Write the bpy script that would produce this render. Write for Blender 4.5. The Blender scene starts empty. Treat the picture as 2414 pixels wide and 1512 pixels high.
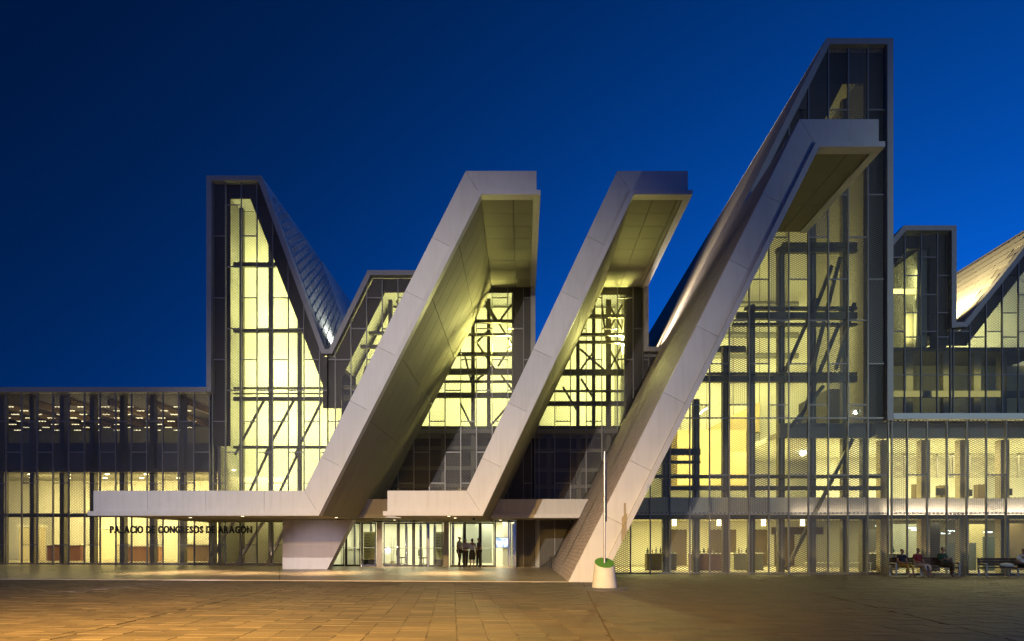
import bpy, bmesh, math, random
from mathutils import Vector, Matrix
random.seed(7)
S = bpy.context.scene
COL = S.collection

# ------------------------------------------------------------------ camera
F = 1650.0            # focal length in units of a 2414 wide picture
VX, VY, EYE = 1232.0, 1281.0, 1.38
cam = bpy.data.cameras.new('camera')
cam.sensor_width = 36.0
cam.lens = 36.0 * F / 2414.0
cam.shift_x = (1207.0 - VX) / 2414.0
cam.shift_y = (VY - 756.0) / 2414.0
cam.clip_start = 0.1
cam.clip_end = 3000
camo = bpy.data.objects.new('camera', cam)
camo.location = (0, 0, EYE)
camo.rotation_euler = (math.pi / 2, 0, 0)
COL.objects.link(camo)
S.camera = camo

# ------------------------------------------------------------------ sky, dusk
SUN_EL, SUN_ROT = math.radians(2.0), math.radians(55)
w = bpy.data.worlds.new('World'); S.world = w; w.use_nodes = True
nt = w.node_tree; nt.nodes.clear()
out = nt.nodes.new('ShaderNodeOutputWorld'); bg = nt.nodes.new('ShaderNodeBackground')
sky = nt.nodes.new('ShaderNodeTexSky'); sky.sky_type = 'NISHITA'; sky.sun_disc = False
sky.sun_elevation = SUN_EL; sky.sun_rotation = SUN_ROT
sky.altitude = 200; sky.air_density = 1.0; sky.dust_density = 0.0; sky.ozone_density = 10.0
# the blue hour: the sky's own luminance, tinted to the deep blue of late dusk
bw = nt.nodes.new('ShaderNodeRGBToBW')
tint = nt.nodes.new('ShaderNodeMix'); tint.data_type = 'RGBA'; tint.blend_type = 'MULTIPLY'; tint.inputs[0].default_value = 1.0
tint.inputs[7].default_value = (0.002, 0.175, 1.0, 1)
nt.links.new(sky.outputs[0], bw.inputs[0]); nt.links.new(bw.outputs[0], tint.inputs[6])
# the afterglow: the western (right hand) side of the dome is brighter, falling off smoothly to the east
tcw = nt.nodes.new('ShaderNodeTexCoord'); sx = nt.nodes.new('ShaderNodeSeparateXYZ'); nt.links.new(tcw.outputs['Generated'], sx.inputs[0])
gl_ = nt.nodes.new('ShaderNodeMapRange'); gl_.interpolation_type = 'SMOOTHSTEP'; gl_.inputs[1].default_value = -0.9; gl_.inputs[2].default_value = 0.4; gl_.inputs[3].default_value = 2.5; gl_.inputs[4].default_value = 19.5
nt.links.new(sx.outputs['X'], gl_.inputs[0])
gz_ = nt.nodes.new('ShaderNodeMapRange'); gz_.inputs[1].default_value = 0.0; gz_.inputs[2].default_value = 0.8; gz_.inputs[3].default_value = 1.85; gz_.inputs[4].default_value = 0.45
nt.links.new(sx.outputs['Z'], gz_.inputs[0])
mz = nt.nodes.new('ShaderNodeMath'); mz.operation = 'MULTIPLY'; nt.links.new(gl_.outputs[0], mz.inputs[0]); nt.links.new(gz_.outputs[0], mz.inputs[1])
glm = nt.nodes.new('ShaderNodeVectorMath'); glm.operation = 'SCALE'; nt.links.new(tint.outputs[2], glm.inputs[0]); nt.links.new(mz.outputs[0], glm.inputs['Scale'])
nt.links.new(glm.outputs[0], bg.inputs[0]); nt.links.new(bg.outputs[0], out.inputs[0])
bg.inputs[1].default_value = 0.10

def light(name, kind, loc, target=None, power=100, color=(1, 1, 1), **kw):
    l = bpy.data.lights.new(name, kind); l.energy = power; l.color = color
    for k, v in kw.items(): setattr(l, k, v)
    o = bpy.data.objects.new(name, l); o.location = loc
    if target is not None:
        d = Vector(target) - Vector(loc)
        o.rotation_euler = d.to_track_quat('-Z', 'Y').to_euler()
    COL.objects.link(o); return o
sun_d = Vector((math.sin(SUN_ROT) * math.cos(SUN_EL), math.cos(SUN_ROT) * math.cos(SUN_EL), math.sin(SUN_EL)))
light('afterglow_sun', 'SUN', (0, 0, 40), Vector((0, 0, 40)) - sun_d, 0.02, (0.75, 0.8, 1.0), angle=math.radians(20))
# plaza floodlight mast behind the camera (white), sodium street lamp, and a greenish one on the right
light('plaza_floodlight', 'SPOT', (-11.1, -25.0, 18.8), (-5.0, 30, 1.8), 88000, (1.0, 0.89, 0.80), spot_size=math.radians(38), spot_blend=1.0, shadow_soft_size=0.12)
light('low_floodlight', 'SPOT', (-13.0, 13.0, 0.7), (-10.3, 35.9, 0.2), 6500, (1.0, 0.82, 0.96), spot_size=math.radians(13), spot_blend=0.9, shadow_soft_size=0.15)
light('side_floodlight', 'SPOT', (-22.0, 6.0, 7.0), (-18, 40, 8), 2900, (1.0, 0.88, 0.95), spot_size=math.radians(85), spot_blend=1.0, shadow_soft_size=0.15)
light('sodium_lamp', 'SPOT', (-7.0, 2.5, 7.2), (-5.0, 10.6, 0), 44000, (1.0, 0.58, 0.13), spot_size=math.radians(88), spot_blend=1.0, shadow_soft_size=0.15)
light('mercury_lamp', 'SPOT', (27, 8, 12), (19, 32, 10), 6000, (0.86, 1.0, 0.86), spot_size=math.radians(75), spot_blend=1.0, shadow_soft_size=0.15)

S.view_settings.view_transform = 'Standard'; S.view_settings.look = 'None'
S.view_settings.exposure = 0.0; S.view_settings.gamma = 1.0
S.render.engine = 'CYCLES'
cy = S.cycles
cy.use_denoising = True; cy.denoising_prefilter = 'NONE'
try: cy.denoiser = 'OPENIMAGEDENOISE'
except Exception: pass
cy.max_bounces = 6; cy.diffuse_bounces = 3; cy.glossy_bounces = 3; cy.transmission_bounces = 3
cy.transparent_max_bounces = 20; cy.caustics_reflective = False; cy.caustics_refractive = False
cy.sample_clamp_indirect = 3.0; cy.blur_glossy = 0.5

# ------------------------------------------------------------------ helpers
YA, YB, YF, YF3, YAR = 40.2, 31.9, 29.5, 25.0, 38.8
def X(px, Y): return (px - VX) * Y / F
def Z(py, Y): return (VY - py) * Y / F + EYE
def P2(pts, Y): return [(X(a, Y), Z(b, Y)) for a, b in pts]
def gz(x): return -0.005 * x          # the plaza falls gently to the right

MATS = {}
def nodes(name):
    m = bpy.data.materials.new(name); m.use_nodes = True
    t = m.node_tree; t.nodes.clear()
    return m, t, (lambda k: t.nodes.new(k)), t.links.new
def mat(name, col, rough=0.6, metal=0.0, var=0.0, noise=0.0, scale=2.0, bump=0.0, bscale=40.0, spec=0.5, stretch=None, streak=0.0, emit=None, estr=0.0):
    if name in MATS: return MATS[name]
    m, t, N, L = nodes(name)
    o = N('ShaderNodeOutputMaterial'); b = N('ShaderNodeBsdfPrincipled'); L(b.outputs[0], o.inputs[0])
    b.inputs['Roughness'].default_value = rough; b.inputs['Metallic'].default_value = metal
    b.inputs['Specular IOR Level'].default_value = spec
    cur = None
    base = N('ShaderNodeRGB'); base.outputs[0].default_value = (*col, 1); cur = base.outputs[0]
    tc = N('ShaderNodeTexCoord'); vec = tc.outputs['Object']
    if stretch:
        mp = N('ShaderNodeMapping'); mp.inputs['Scale'].default_value = stretch; L(vec, mp.inputs[0]); vec = mp.outputs[0]
    if noise > 0:
        n = N('ShaderNodeTexNoise'); n.inputs['Scale'].default_value = scale; n.inputs['Detail'].default_value = 6; n.inputs['Roughness'].default_value = 0.65
        L(vec, n.inputs['Vector'])
        mr = N('ShaderNodeMapRange'); mr.inputs[1].default_value = 0.25; mr.inputs[2].default_value = 0.75
        mr.inputs[3].default_value = 1 - noise; mr.inputs[4].default_value = 1 + noise; L(n.outputs[0], mr.inputs[0])
        mx = N('ShaderNodeVectorMath'); mx.operation = 'SCALE'; L(cur, mx.inputs[0]); L(mr.outputs[0], mx.inputs['Scale']); cur = mx.outputs[0]
        mr2 = N('ShaderNodeMapRange'); mr2.inputs[3].default_value = max(0.03, rough - 0.12); mr2.inputs[4].default_value = min(1, rough + 0.12)
        L(n.outputs[0], mr2.inputs[0]); L(mr2.outputs[0], b.inputs['Roughness'])
    if streak > 0:      # rain streaks and run-off stains
        mp2 = N('ShaderNodeMapping'); mp2.inputs['Scale'].default_value = (3.2, 3.2, 0.22); L(tc.outputs['Object'], mp2.inputs[0])
        n3 = N('ShaderNodeTexNoise'); n3.inputs['Scale'].default_value = 1.6; n3.inputs['Detail'].default_value = 5; n3.inputs['Roughness'].default_value = 0.6; L(mp2.outputs[0], n3.inputs['Vector'])
        mr3 = N('ShaderNodeMapRange'); mr3.inputs[1].default_value = 0.48; mr3.inputs[2].default_value = 0.72; mr3.inputs[3].default_value = 1.0; mr3.inputs[4].default_value = 1.0 - streak; L(n3.outputs[0], mr3.inputs[0])
        cs = N('ShaderNodeCombineXYZ'); L(mr3.outputs[0], cs.inputs[0]); L(mr3.outputs[0], cs.inputs[1])
        pw = N('ShaderNodeMath'); pw.operation = 'POWER'; pw.inputs[1].default_value = 1.5; L(mr3.outputs[0], pw.inputs[0]); L(pw.outputs[0], cs.inputs[2])
        ms = N('ShaderNodeVectorMath'); ms.operation = 'MULTIPLY'; L(cur, ms.inputs[0]); L(cs.outputs[0], ms.inputs[1]); cur = ms.outputs[0]
    if var > 0:
        oi = N('ShaderNodeObjectInfo'); ge = N('ShaderNodeNewGeometry')
        ad = N('ShaderNodeMath'); ad.operation = 'ADD'; L(oi.outputs['Random'], ad.inputs[0]); L(ge.outputs['Random Per Island'], ad.inputs[1])
        fr = N('ShaderNodeMath'); fr.operation = 'FRACT'; L(ad.outputs[0], fr.inputs[0])
        mr = N('ShaderNodeMapRange'); mr.inputs[3].default_value = 1 - var; mr.inputs[4].default_value = 1 + var; L(fr.outputs[0], mr.inputs[0])
        mx = N('ShaderNodeVectorMath'); mx.operation = 'SCALE'; L(cur, mx.inputs[0]); L(mr.outputs[0], mx.inputs['Scale']); cur = mx.outputs[0]
    L(cur, b.inputs['Base Color'])
    if bump > 0:
        n2 = N('ShaderNodeTexNoise'); n2.inputs['Scale'].default_value = bscale; n2.inputs['Detail'].default_value = 4; L(vec, n2.inputs['Vector'])
        bp = N('ShaderNodeBump'); bp.inputs['Strength'].default_value = bump; bp.inputs['Distance'].default_value = 0.02
        L(n2.outputs[0], bp.inputs['Height']); L(bp.outputs[0], b.inputs['Normal'])
    if emit:
        b.inputs['Emission Color'].default_value = (*emit, 1); b.inputs['Emission Strength'].default_value = estr
    MATS[name] = m; return m

def mesh_mat(name, width, col=(0.17, 0.155, 0.135)):
    """expanded metal: diamond holes 190 x 92 mm, strands of the given relative width"""
    m, t, N, L = nodes(name)
    o = N('ShaderNodeOutputMaterial'); mix = N('ShaderNodeMixShader'); L(mix.outputs[0], o.inputs[0])
    tr = N('ShaderNodeBsdfTransparent'); b = N('ShaderNodeBsdfPrincipled')
    b.inputs['Base Color'].default_value = (*col, 1); b.inputs['Metallic'].default_value = 0.0; b.inputs['Roughness'].default_value = 0.5
    tc = N('ShaderNodeTexCoord'); sp = N('ShaderNodeSeparateXYZ'); L(tc.outputs['Object'], sp.inputs[0])
    def tri(sock, period):
        a = N('ShaderNodeMath'); a.operation = 'DIVIDE'; L(sock, a.inputs[0]); a.inputs[1].default_value = period
        f = N('ShaderNodeMath'); f.operation = 'FRACT'; L(a.outputs[0], f.inputs[0])
        s = N('ShaderNodeMath'); s.operation = 'SUBTRACT'; L(f.outputs[0], s.inputs[0]); s.inputs[1].default_value = 0.5
        ab = N('ShaderNodeMath'); ab.operation = 'ABSOLUTE'; L(s.outputs[0], ab.inputs[0])
        d = N('ShaderNodeMath'); d.operation = 'MULTIPLY'; L(ab.outputs[0], d.inputs[0]); d.inputs[1].default_value = 2.0
        return d.outputs[0]
    sm = N('ShaderNodeMath'); sm.operation = 'ADD'; L(tri(sp.outputs['X'], 0.19), sm.inputs[0]); L(tri(sp.outputs['Z'], 0.092), sm.inputs[1])
    s1 = N('ShaderNodeMath'); s1.operation = 'SUBTRACT'; L(sm.outputs[0], s1.inputs[0]); s1.inputs[1].default_value = 1.0
    ab = N('ShaderNodeMath'); ab.operation = 'ABSOLUTE'; L(s1.outputs[0], ab.inputs[0])
    lt = N('ShaderNodeMath'); lt.operation = 'LESS_THAN'; L(ab.outputs[0], lt.inputs[0]); lt.inputs[1].default_value = width
    L(lt.outputs[0], mix.inputs[0]); L(tr.outputs[0], mix.inputs[1]); L(b.outputs[0], mix.inputs[2])
    MATS[name] = m; return m

def glass_mat(name, tint=(0.93, 0.97, 0.93), refl=0.03):
    m, t, N, L = nodes(name)
    o = N('ShaderNodeOutputMaterial'); mix = N('ShaderNodeMixShader'); L(mix.outputs[0], o.inputs[0])
    tr = N('ShaderNodeBsdfTransparent'); tr.inputs[0].default_value = (*tint, 1)
    g = N('ShaderNodeBsdfGlossy'); g.inputs['Roughness'].default_value = 0.02
    mix.inputs[0].default_value = refl
    L(tr.outputs[0], mix.inputs[1]); L(g.outputs[0], mix.inputs[2])
    MATS[name] = m; return m

class MB:
    def __init__(s): s.v = []; s.f = []
    def quad(s, *p):
        i = len(s.v); s.v += [tuple(q) for q in p]; s.f.append(tuple(range(i, i + len(p)))); return s
    def box(s, x0, x1, y0, y1, z0, z1):
        i = len(s.v)
        s.v += [(x0, y0, z0), (x1, y0, z0), (x1, y1, z0), (x0, y1, z0), (x0, y0, z1), (x1, y0, z1), (x1, y1, z1), (x0, y1, z1)]
        s.f += [tuple(i + k for k in q) for q in ((0, 3, 2, 1), (4, 5, 6, 7), (0, 1, 5, 4), (1, 2, 6, 5), (2, 3, 7, 6), (3, 0, 4, 7))]; return s
    def prism(s, poly, y0, y1):
        """polygon in (x, z) pulled from y0 to y1"""
        n = len(poly); a = sum(poly[k][0] * poly[(k + 1) % n][1] - poly[(k + 1) % n][0] * poly[k][1] for k in range(n))
        if a < 0: poly = list(reversed(poly))
        i = len(s.v)
        s.v += [(x, y0, z) for x, z in poly] + [(x, y1, z) for x, z in poly]
        s.f.append(tuple(range(i, i + n))); s.f.append(tuple(reversed(range(i + n, i + 2 * n))))
        for k in range(n):
            j = (k + 1) % n; s.f.append((i + k, i + n + k, i + n + j, i + j))
        return s
    def bar(s, p, q, wd, ht=None, up=(0, 1, 0)):
        """rectangular bar from p to q; wd across, ht along the up vector"""
        p, q = Vector(p), Vector(q); ht = ht or wd; d = (q - p).normalized(); u = Vector(up)
        u = u - d * u.dot(d)
        if u.length < 1e-5: u = d.orthogonal()
        u.normalize(); r = d.cross(u)
        i = len(s.v)
        for c in (p, q):
            for a, b in ((-1, -1), (1, -1), (1, 1), (-1, 1)): s.v.append(tuple(c + r * a * wd / 2 + u * b * ht / 2))
        s.f += [tuple(i + k for k in f) for f in ((0, 1, 2, 3), (7, 6, 5, 4), (0, 4, 5, 1), (1, 5, 6, 2), (2, 6, 7, 3), (3, 7, 4, 0))]; return s
    def tube(s, p, q, r0, r1=None, n=10, cap=True):
        p, q = Vector(p), Vector(q); r1 = r0 if r1 is None else r1; d = (q - p).normalized(); u = d.orthogonal().normalized(); v = d.cross(u)
        i = len(s.v)
        for c, r in ((p, r0), (q, r1)):
            for k in range(n):
                a = 2 * math.pi * k / n; s.v.append(tuple(c + u * math.cos(a) * r + v * math.sin(a) * r))
        for k in range(n):
            j = (k + 1) % n; s.f.append((i + k, i + j, i + n + j, i + n + k))
        if cap: s.f.append(tuple(reversed(range(i, i + n)))); s.f.append(tuple(range(i + n, i + 2 * n)))
        return s
    def lathe(s, prof, cx, cy, n=28):
        """profile list of (r, z, shear) -> z may depend on x through shear"""
        i = len(s.v)
        for r, z, sh in prof:
            for k in range(n):
                a = 2 * math.pi * k / n; x = r * math.cos(a); s.v.append((cx + x, cy + r * math.sin(a), z + sh * x))
        for m in range(len(prof) - 1):
            for k in range(n):
                j = (k + 1) % n; b = i + m * n; s.f.append((b + k, b + j, b + n + j, b + n + k))
        s.f.append(tuple(reversed(range(i, i + n)))); e = i + (len(prof) - 1) * n; s.f.append(tuple(range(e, e + n)))
        return s
    def build(s, name, m=None, parent=None, label=None, smooth=False, bevel=0.0, kind=None):
        off = Vector((0, 0, 0))
        par = parent
        while par is not None: off += par.location; par = par.parent
        me = bpy.data.meshes.new(name)
        me.from_pydata([(a - off.x, b - off.y, c - off.z) for a, b, c in s.v], [], s.f); me.update()
        if smooth:
            for p in me.polygons: p.use_smooth = True
        if m: me.materials.append(m)
        o = bpy.data.objects.new(name, me); COL.objects.link(o)
        if parent is not None: o.parent = parent
        if bevel:
            bm = bmesh.new(); bm.from_mesh(me); bmesh.ops.bevel(bm, geom=bm.edges[:], offset=bevel, segments=1, affect='EDGES'); bm.to_mesh(me); bm.free()
        if label: o['label'] = label
        if kind: o['kind'] = kind
        return o

def thing(name, label, cat, loc=(0, 0, 0), group=None):
    o = bpy.data.objects.new(name, None); o.location = loc; o.empty_display_size = 0.3; COL.objects.link(o)
    o['label'] = label; o['category'] = cat
    if group: o['group'] = group
    return o
def tag(o, label, cat, group=None):
    o['label'] = label; o['category'] = cat
    if group: o['group'] = group
    return o
def copy_tree(o, parent=None):
    c = o.copy(); COL.objects.link(c); c.parent = parent
    for ch in list(o.children): copy_tree(ch, c)
    return c

def clip(poly, a, b, c):
    """keep the part of polygon (x,z) where a*x+b*z<=c"""
    r = []; n = len(poly)
    for k in range(n):
        p, q = poly[k], poly[(k + 1) % n]
        dp, dq = a * p[0] + b * p[1] - c, a * q[0] + b * q[1] - c
        if dp <= 0: r.append(p)
        if (dp < 0 < dq) or (dq < 0 < dp):
            t = dp / (dp - dq); r.append((p[0] + t * (q[0] - p[0]), p[1] + t * (q[1] - p[1])))
    return r
def area(poly):
    n = len(poly); return abs(sum(poly[k][0] * poly[(k + 1) % n][1] - poly[(k + 1) % n][0] * poly[k][1] for k in range(n))) / 2
def cellclip(poly, x0, x1, z0, z1):
    for h in ((-1, 0, -x0), (1, 0, x1), (0, -1, -z0), (0, 1, z1)):
        poly = clip(poly, *h)
        if len(poly) < 3: return []
    return poly
def col_span(poly, x):
    """z range of polygon on the vertical x"""
    zs = []; n = len(poly)
    for k in range(n):
        p, q = poly[k], poly[(k + 1) % n]
        if (p[0] - x) * (q[0] - x) <= 0 and p[0] != q[0]:
            t = (x - p[0]) / (q[0] - p[0]); zs.append(p[1] + t * (q[1] - p[1]))
    return (min(zs), max(zs)) if len(zs) > 1 else None

# ------------------------------------------------------------------ materials
GRC = mat('white_concrete', (0.60, 0.58, 0.55), 0.62, var=0.07, noise=0.07, scale=0.9, bump=0.05, bscale=60, spec=0.35, streak=0.09)
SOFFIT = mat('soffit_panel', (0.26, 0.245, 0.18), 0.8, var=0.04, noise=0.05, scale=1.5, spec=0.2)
FASCIA = mat('fascia_metal', (0.38, 0.365, 0.345), 0.5, metal=0.0, var=0.04, noise=0.08, scale=3)
MULL = mat('galvanised_steel', (0.27, 0.26, 0.25), 0.45, metal=0.15, noise=0.12, scale=8)
CLAD = mat('dark_cladding', (0.060, 0.050, 0.040), 0.6, var=0.15, noise=0.1)
STEEL = mat('grey_steelwork', (0.15, 0.135, 0.09), 0.5, noise=0.1, scale=3)
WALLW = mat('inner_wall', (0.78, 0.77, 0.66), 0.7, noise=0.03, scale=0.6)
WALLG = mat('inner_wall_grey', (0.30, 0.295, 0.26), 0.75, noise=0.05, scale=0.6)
WALLD = mat('inner_wall_dark', (0.05, 0.048, 0.042), 0.7, noise=0.1)
FLOORI = mat('inner_floor', (0.40, 0.36, 0.29), 0.3, noise=0.06, scale=1.2)
DOORF = mat('door_frame_steel', (0.025, 0.025, 0.027), 0.35, metal=0.4)
CHROME = mat('polished_steel', (0.62, 0.62, 0.62), 0.18, metal=1.0)
LAMP = mat('lamp_glow', (0.9, 0.8, 0.6), 0.5, emit=(1.0, 0.80, 0.45), estr=9.0)
LAMPC = mat('lamp_cool_glow', (0.9, 0.9, 0.8), 0.5, emit=(1.0, 0.98, 0.72), estr=3.0)
MESH_O = mesh_mat('expanded_metal_open', 0.16)
MESH_M = mesh_mat('expanded_metal_medium', 0.23)
MESH_D = mesh_mat('expanded_metal_dense', 0.34)
GLASS = glass_mat('clear_glass')
DGLASS = glass_mat('door_glass', (0.90, 0.95, 0.90), 0.06)
# ------------------------------------------------------------------ facade builder
def facade(parent, prof, Y, x_first, step, ev, od, zbot, pick, mw=0.048):
    """mesh panels between mullions under the top profile (x, z); ev / od: heights of the cross rails in even / odd columns"""
    xs = [p[0] for p in prof]; xa, xb = xs[0], xs[-1]
    def top(x):
        for (a, b), (c, d) in zip(prof, prof[1:]):
            if a <= x <= c and c > a: return b + (d - b) * (x - a) / (c - a)
        return prof[-1][1]
    k0 = math.ceil((xa - x_first) / step - 1e-6); lines = [xa]
    k = k0
    while x_first + k * step < xb - 0.12:
        if x_first + k * step > xa + 0.12: lines.append(x_first + k * step)
        k += 1
    lines.append(xb)
    for c in range(len(lines) - 1):
        x0, x1 = lines[c] + mw / 2 + 0.004, lines[c + 1] - mw / 2 - 0.004
        if x1 - x0 < 0.05: continue
        idx = round((lines[c] - x_first) / step)
        zb0, zb1 = zbot(x0) + 0.01, zbot(x1) + 0.01
        inner = [p for p in prof if x0 < p[0] < x1]
        poly = [(x0, zb0), (x1, zb1), (x1, top(x1))] + list(reversed(inner)) + [(x0, top(x0))]
        zt = max(p[1] for p in poly); zl = min(p[1] for p in poly)
        cuts = sorted(z for z in (ev if idx % 2 == 0 else od) if zl + 0.25 < z < zt - 0.25)
        bounds = [zl - 1] + cuts + [zt + 1]
        for r in range(len(bounds) - 1):
            pl = cellclip(poly, x0 - 1, x1 + 1, bounds[r] + 0.03, bounds[r + 1] - 0.03)
            if len(pl) < 3 or area(pl) < 0.03: continue
            MB().quad(*[(x, Y, z) for x, z in pl]).build('mesh_panel', pick(idx, r, (x0 + x1) / 2, (pl[0][1] + pl[2][1]) / 2), parent)
        for z in cuts:
            if z < top(x0) - 0.05 and z < top(x1) - 0.05 and z > max(zb0, zb1):
                MB().box(x0 - 0.003, x1 + 0.003, Y - 0.045, Y + 0.02, z - 0.028, z + 0.028).build('cross_rail', MULL, parent)
    for x in lines:
        if abs(x - xa) < 1e-6 or abs(x - xb) < 1e-6: zt = min(top(x), prof[0][1] if x == xa else prof[-1][1])
        else: zt = top(x)
        zb = zbot(x)
        if zt - zb > 0.1:
            MB().box(x - mw / 2, x + mw / 2, Y - 0.07, Y + 0.05, zb, zt - 0.02).build('mullion', MULL, parent)

def strip(pts, d):
    """offset polyline to its right-hand side (down / inside) by d, mitred"""
    res = []
    for k in range(len(pts)):
        ns = []
        if k > 0:
            a, b = Vector(pts[k - 1]), Vector(pts[k]); t = (b - a).normalized(); ns.append(Vector((t.y, -t.x)))
        if k < len(pts) - 1:
            a, b = Vector(pts[k]), Vector(pts[k + 1]); t = (b - a).normalized(); ns.append(Vector((t.y, -t.x)))
        if len(ns) == 1: n = ns[0]; res.append(tuple(Vector(pts[k]) + n * d))
        else:
            n = (ns[0] + ns[1]); n = n / (1 + ns[0].dot(ns[1])); res.append(tuple(Vector(pts[k]) + n * d))
    return res

def fascia(parent, pts, th, y0, y1, name='roof_fascia', m=None):
    inn = strip(pts, th)
    for k in range(len(pts) - 1):
        MB().prism([pts[k], pts[k + 1], inn[k + 1], inn[k]], y0, y1).build(name, m or FASCIA, parent)
    return inn

def lerp(a, b, t): return (a[0] + (b[0] - a[0]) * t, a[1] + (b[1] - a[1]) * t)

def sub_panels(O, I, cuts):
    """cells between outer and inner polylines; cuts[i] = distances along segment i of the outer line"""
    cells = []
    for i in range(len(O) - 1):
        a, b = Vector(O[i]), Vector(O[i + 1]); L = (b - a).length; t = (b - a) / L; n = Vector((t.y, -t.x))
        th = (Vector(I[i]) - a).dot(n)
        po, pi = O[i], I[i]
        for d in sorted(cuts[i]):
            qo = a + t * d; qi = qo + n * th
            cells.append((i, [po, tuple(qo), tuple(qi), pi])); po, pi = tuple(qo), tuple(qi)
        cells.append((i, [po, O[i + 1], I[i + 1], pi]))
    return cells

def shrink(poly, g):
    cx = sum(p[0] for p in poly) / len(poly); cz = sum(p[1] for p in poly) / len(poly)
    out = []
    for x, z in poly:
        v = Vector((cx - x, cz - z)); out.append((x + v.x / v.length * g, z + v.y / v.length * g))
    return out

def bracket(parent, O, th, lip, y0, yback, cuts, rows, soffit_cols, core_mat, ends=(True, True), flat_bottom=None):
    I = strip(O, th); LI = strip(O, th + lip)
    def cutb(poly):
        return clip(poly, 0, -1, -flat_bottom) if flat_bottom is not None else poly
    for i, c in sub_panels(O, I, cuts):                      # white front panels
        c = cutb(shrink(c, 0.0035))
        if len(c) > 2: MB().prism(c, y0, y0 + 0.22).build('concrete_panel', GRC, parent, bevel=0.006)
    # core of the slab
    for i in range(len(O) - 1):
        c = cutb([O[i], O[i + 1], I[i + 1], I[i]])
        c2 = shrink(c, 0.012)
        MB().prism(c, y0 + 0.225, yback).build('slab_core', core_mat if i == max(range(len(O) - 1), key=lambda q: abs(O[q + 1][1] - O[q][1])) else GRC, parent)
    # projecting lip along the lower edge
    IL, LL = list(I), list(LI)
    if ends[0]:
        t = (Vector(I[0]) - Vector(I[1])).normalized() * 0.16; IL[0] = tuple(Vector(I[0]) + t); LL[0] = tuple(Vector(LI[0]) + t)
    if ends[1]:
        t = (Vector(I[-1]) - Vector(I[-2])).normalized() * 0.16; IL[-1] = tuple(Vector(I[-1]) + t); LL[-1] = tuple(Vector(LI[-1]) + t)
    for i in range(len(O) - 1):
        c = cutb([IL[i], IL[i + 1], LL[i + 1], LL[i]])
        c = [(x, z) for x, z in c]
        MB().prism(c, y0 - 0.13, y0 + 0.35).build('edge_lip', GRC, parent)
    if ends[1]:   # the lip turns the free end and runs back to the wall
        a, b = IL[-1], LL[-1]; t = (Vector(I[-2]) - Vector(I[-1])).normalized() * 0.30
        MB().prism([a, tuple(Vector(a) + t), tuple(Vector(b) + t), b], y0 + 0.352, yback).build('edge_lip', GRC, parent)
    # soffit panels between lip and wall
    ya, yb = y0 + 0.37, yback
    for i in range(len(O) - 1):
        nc = soffit_cols[i]
        if not nc: continue
        a, b = Vector(I[i]), Vector(I[i + 1]); c, d = Vector(LI[i]), Vector(LI[i + 1])
        if i == len(O) - 2 and ends[1]:
            t = (a - b).normalized() * 0.155; b = b + t; d = d + t
        k0 = 0.22
        a2, b2 = a.lerp(c, 0.02), b.lerp(d, 0.02); a3, b3 = a.lerp(c, 0.78), b.lerp(d, 0.78)
        fr = nc if isinstance(nc, list) else [q / nc for q in range(nc + 1)]
        for q in range(len(fr) - 1):
            L = (b3 - a3).length; g = 0.012 / L
            s0, s1 = fr[q] + g, fr[q + 1] - g
            poly = [a2.lerp(b2, s0), a2.lerp(b2, s1), a3.lerp(b3, s1), a3.lerp(b3, s0)]
            poly = cutb([tuple(p) for p in poly])
            if len(poly) < 3: continue
            for r in range(rows):
                p0 = ya + (yb - ya) * r / rows + 0.012; p1 = ya + (yb - ya) * (r + 1) / rows - 0.012
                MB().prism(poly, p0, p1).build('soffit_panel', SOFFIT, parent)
    return I, LI

# ------------------------------------------------------------------ ground
ground = MB().quad((-400, -60, 2.0 - 0.06), (400, -60, -2.0 - 0.06), (400, 600, -2.06), (-400, 600, 1.94)).build('ground', mat('bedding', (0.055, 0.042, 0.030), 0.9, noise=0.2, scale=3))
ground['kind'] = 'structure'
PAV = mat('plaza_paver', (0.082, 0.060, 0.036), 0.6, var=0.24, noise=0.30, scale=0.55, bump=0.25, bscale=25, spec=0.35)
pavement = MB().quad((-60, -12, gz(-60) - 0.016), (60, -12, gz(60) - 0.016), (60, 60, gz(60) - 0.016), (-60, 60, gz(-60) - 0.016)).build('pavement', mat('joint_sand', (0.042, 0.030, 0.017), 0.95, noise=0.2, scale=5))
pavement['kind'] = 'structure'
PW, PD = 0.45, 0.30
def paver_mesh(mb, cx, cyy, w_, d_, dz):
    b = 0.003; zt = dz; zs = dz - 0.004; zz = -0.04
    def V(x, y, z): return (cx + x, cyy + y, gz(cx + x) + z)
    i = len(mb.v); hw, hd = w_ / 2, d_ / 2
    for z, s in ((zt, b), (zs, 0)):
        mb.v += [V(-hw + s, -hd + s, z), V(hw - s, -hd + s, z), V(hw - s, hd - s, z), V(-hw + s, hd - s, z)]
    mb.v += [V(-hw, -hd, zz), V(hw, -hd, zz), V(hw, hd, zz), V(-hw, hd, zz)]
    mb.f.append((i, i + 1, i + 2, i + 3))
    for k in range(4):
        j = (k + 1) % 4
        mb.f.append((i + 4 + k, i + 4 + j, i + j, i + k)); mb.f.append((i + 8 + k, i + 8 + j, i + 4 + j, i + 4 + k))
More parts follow.
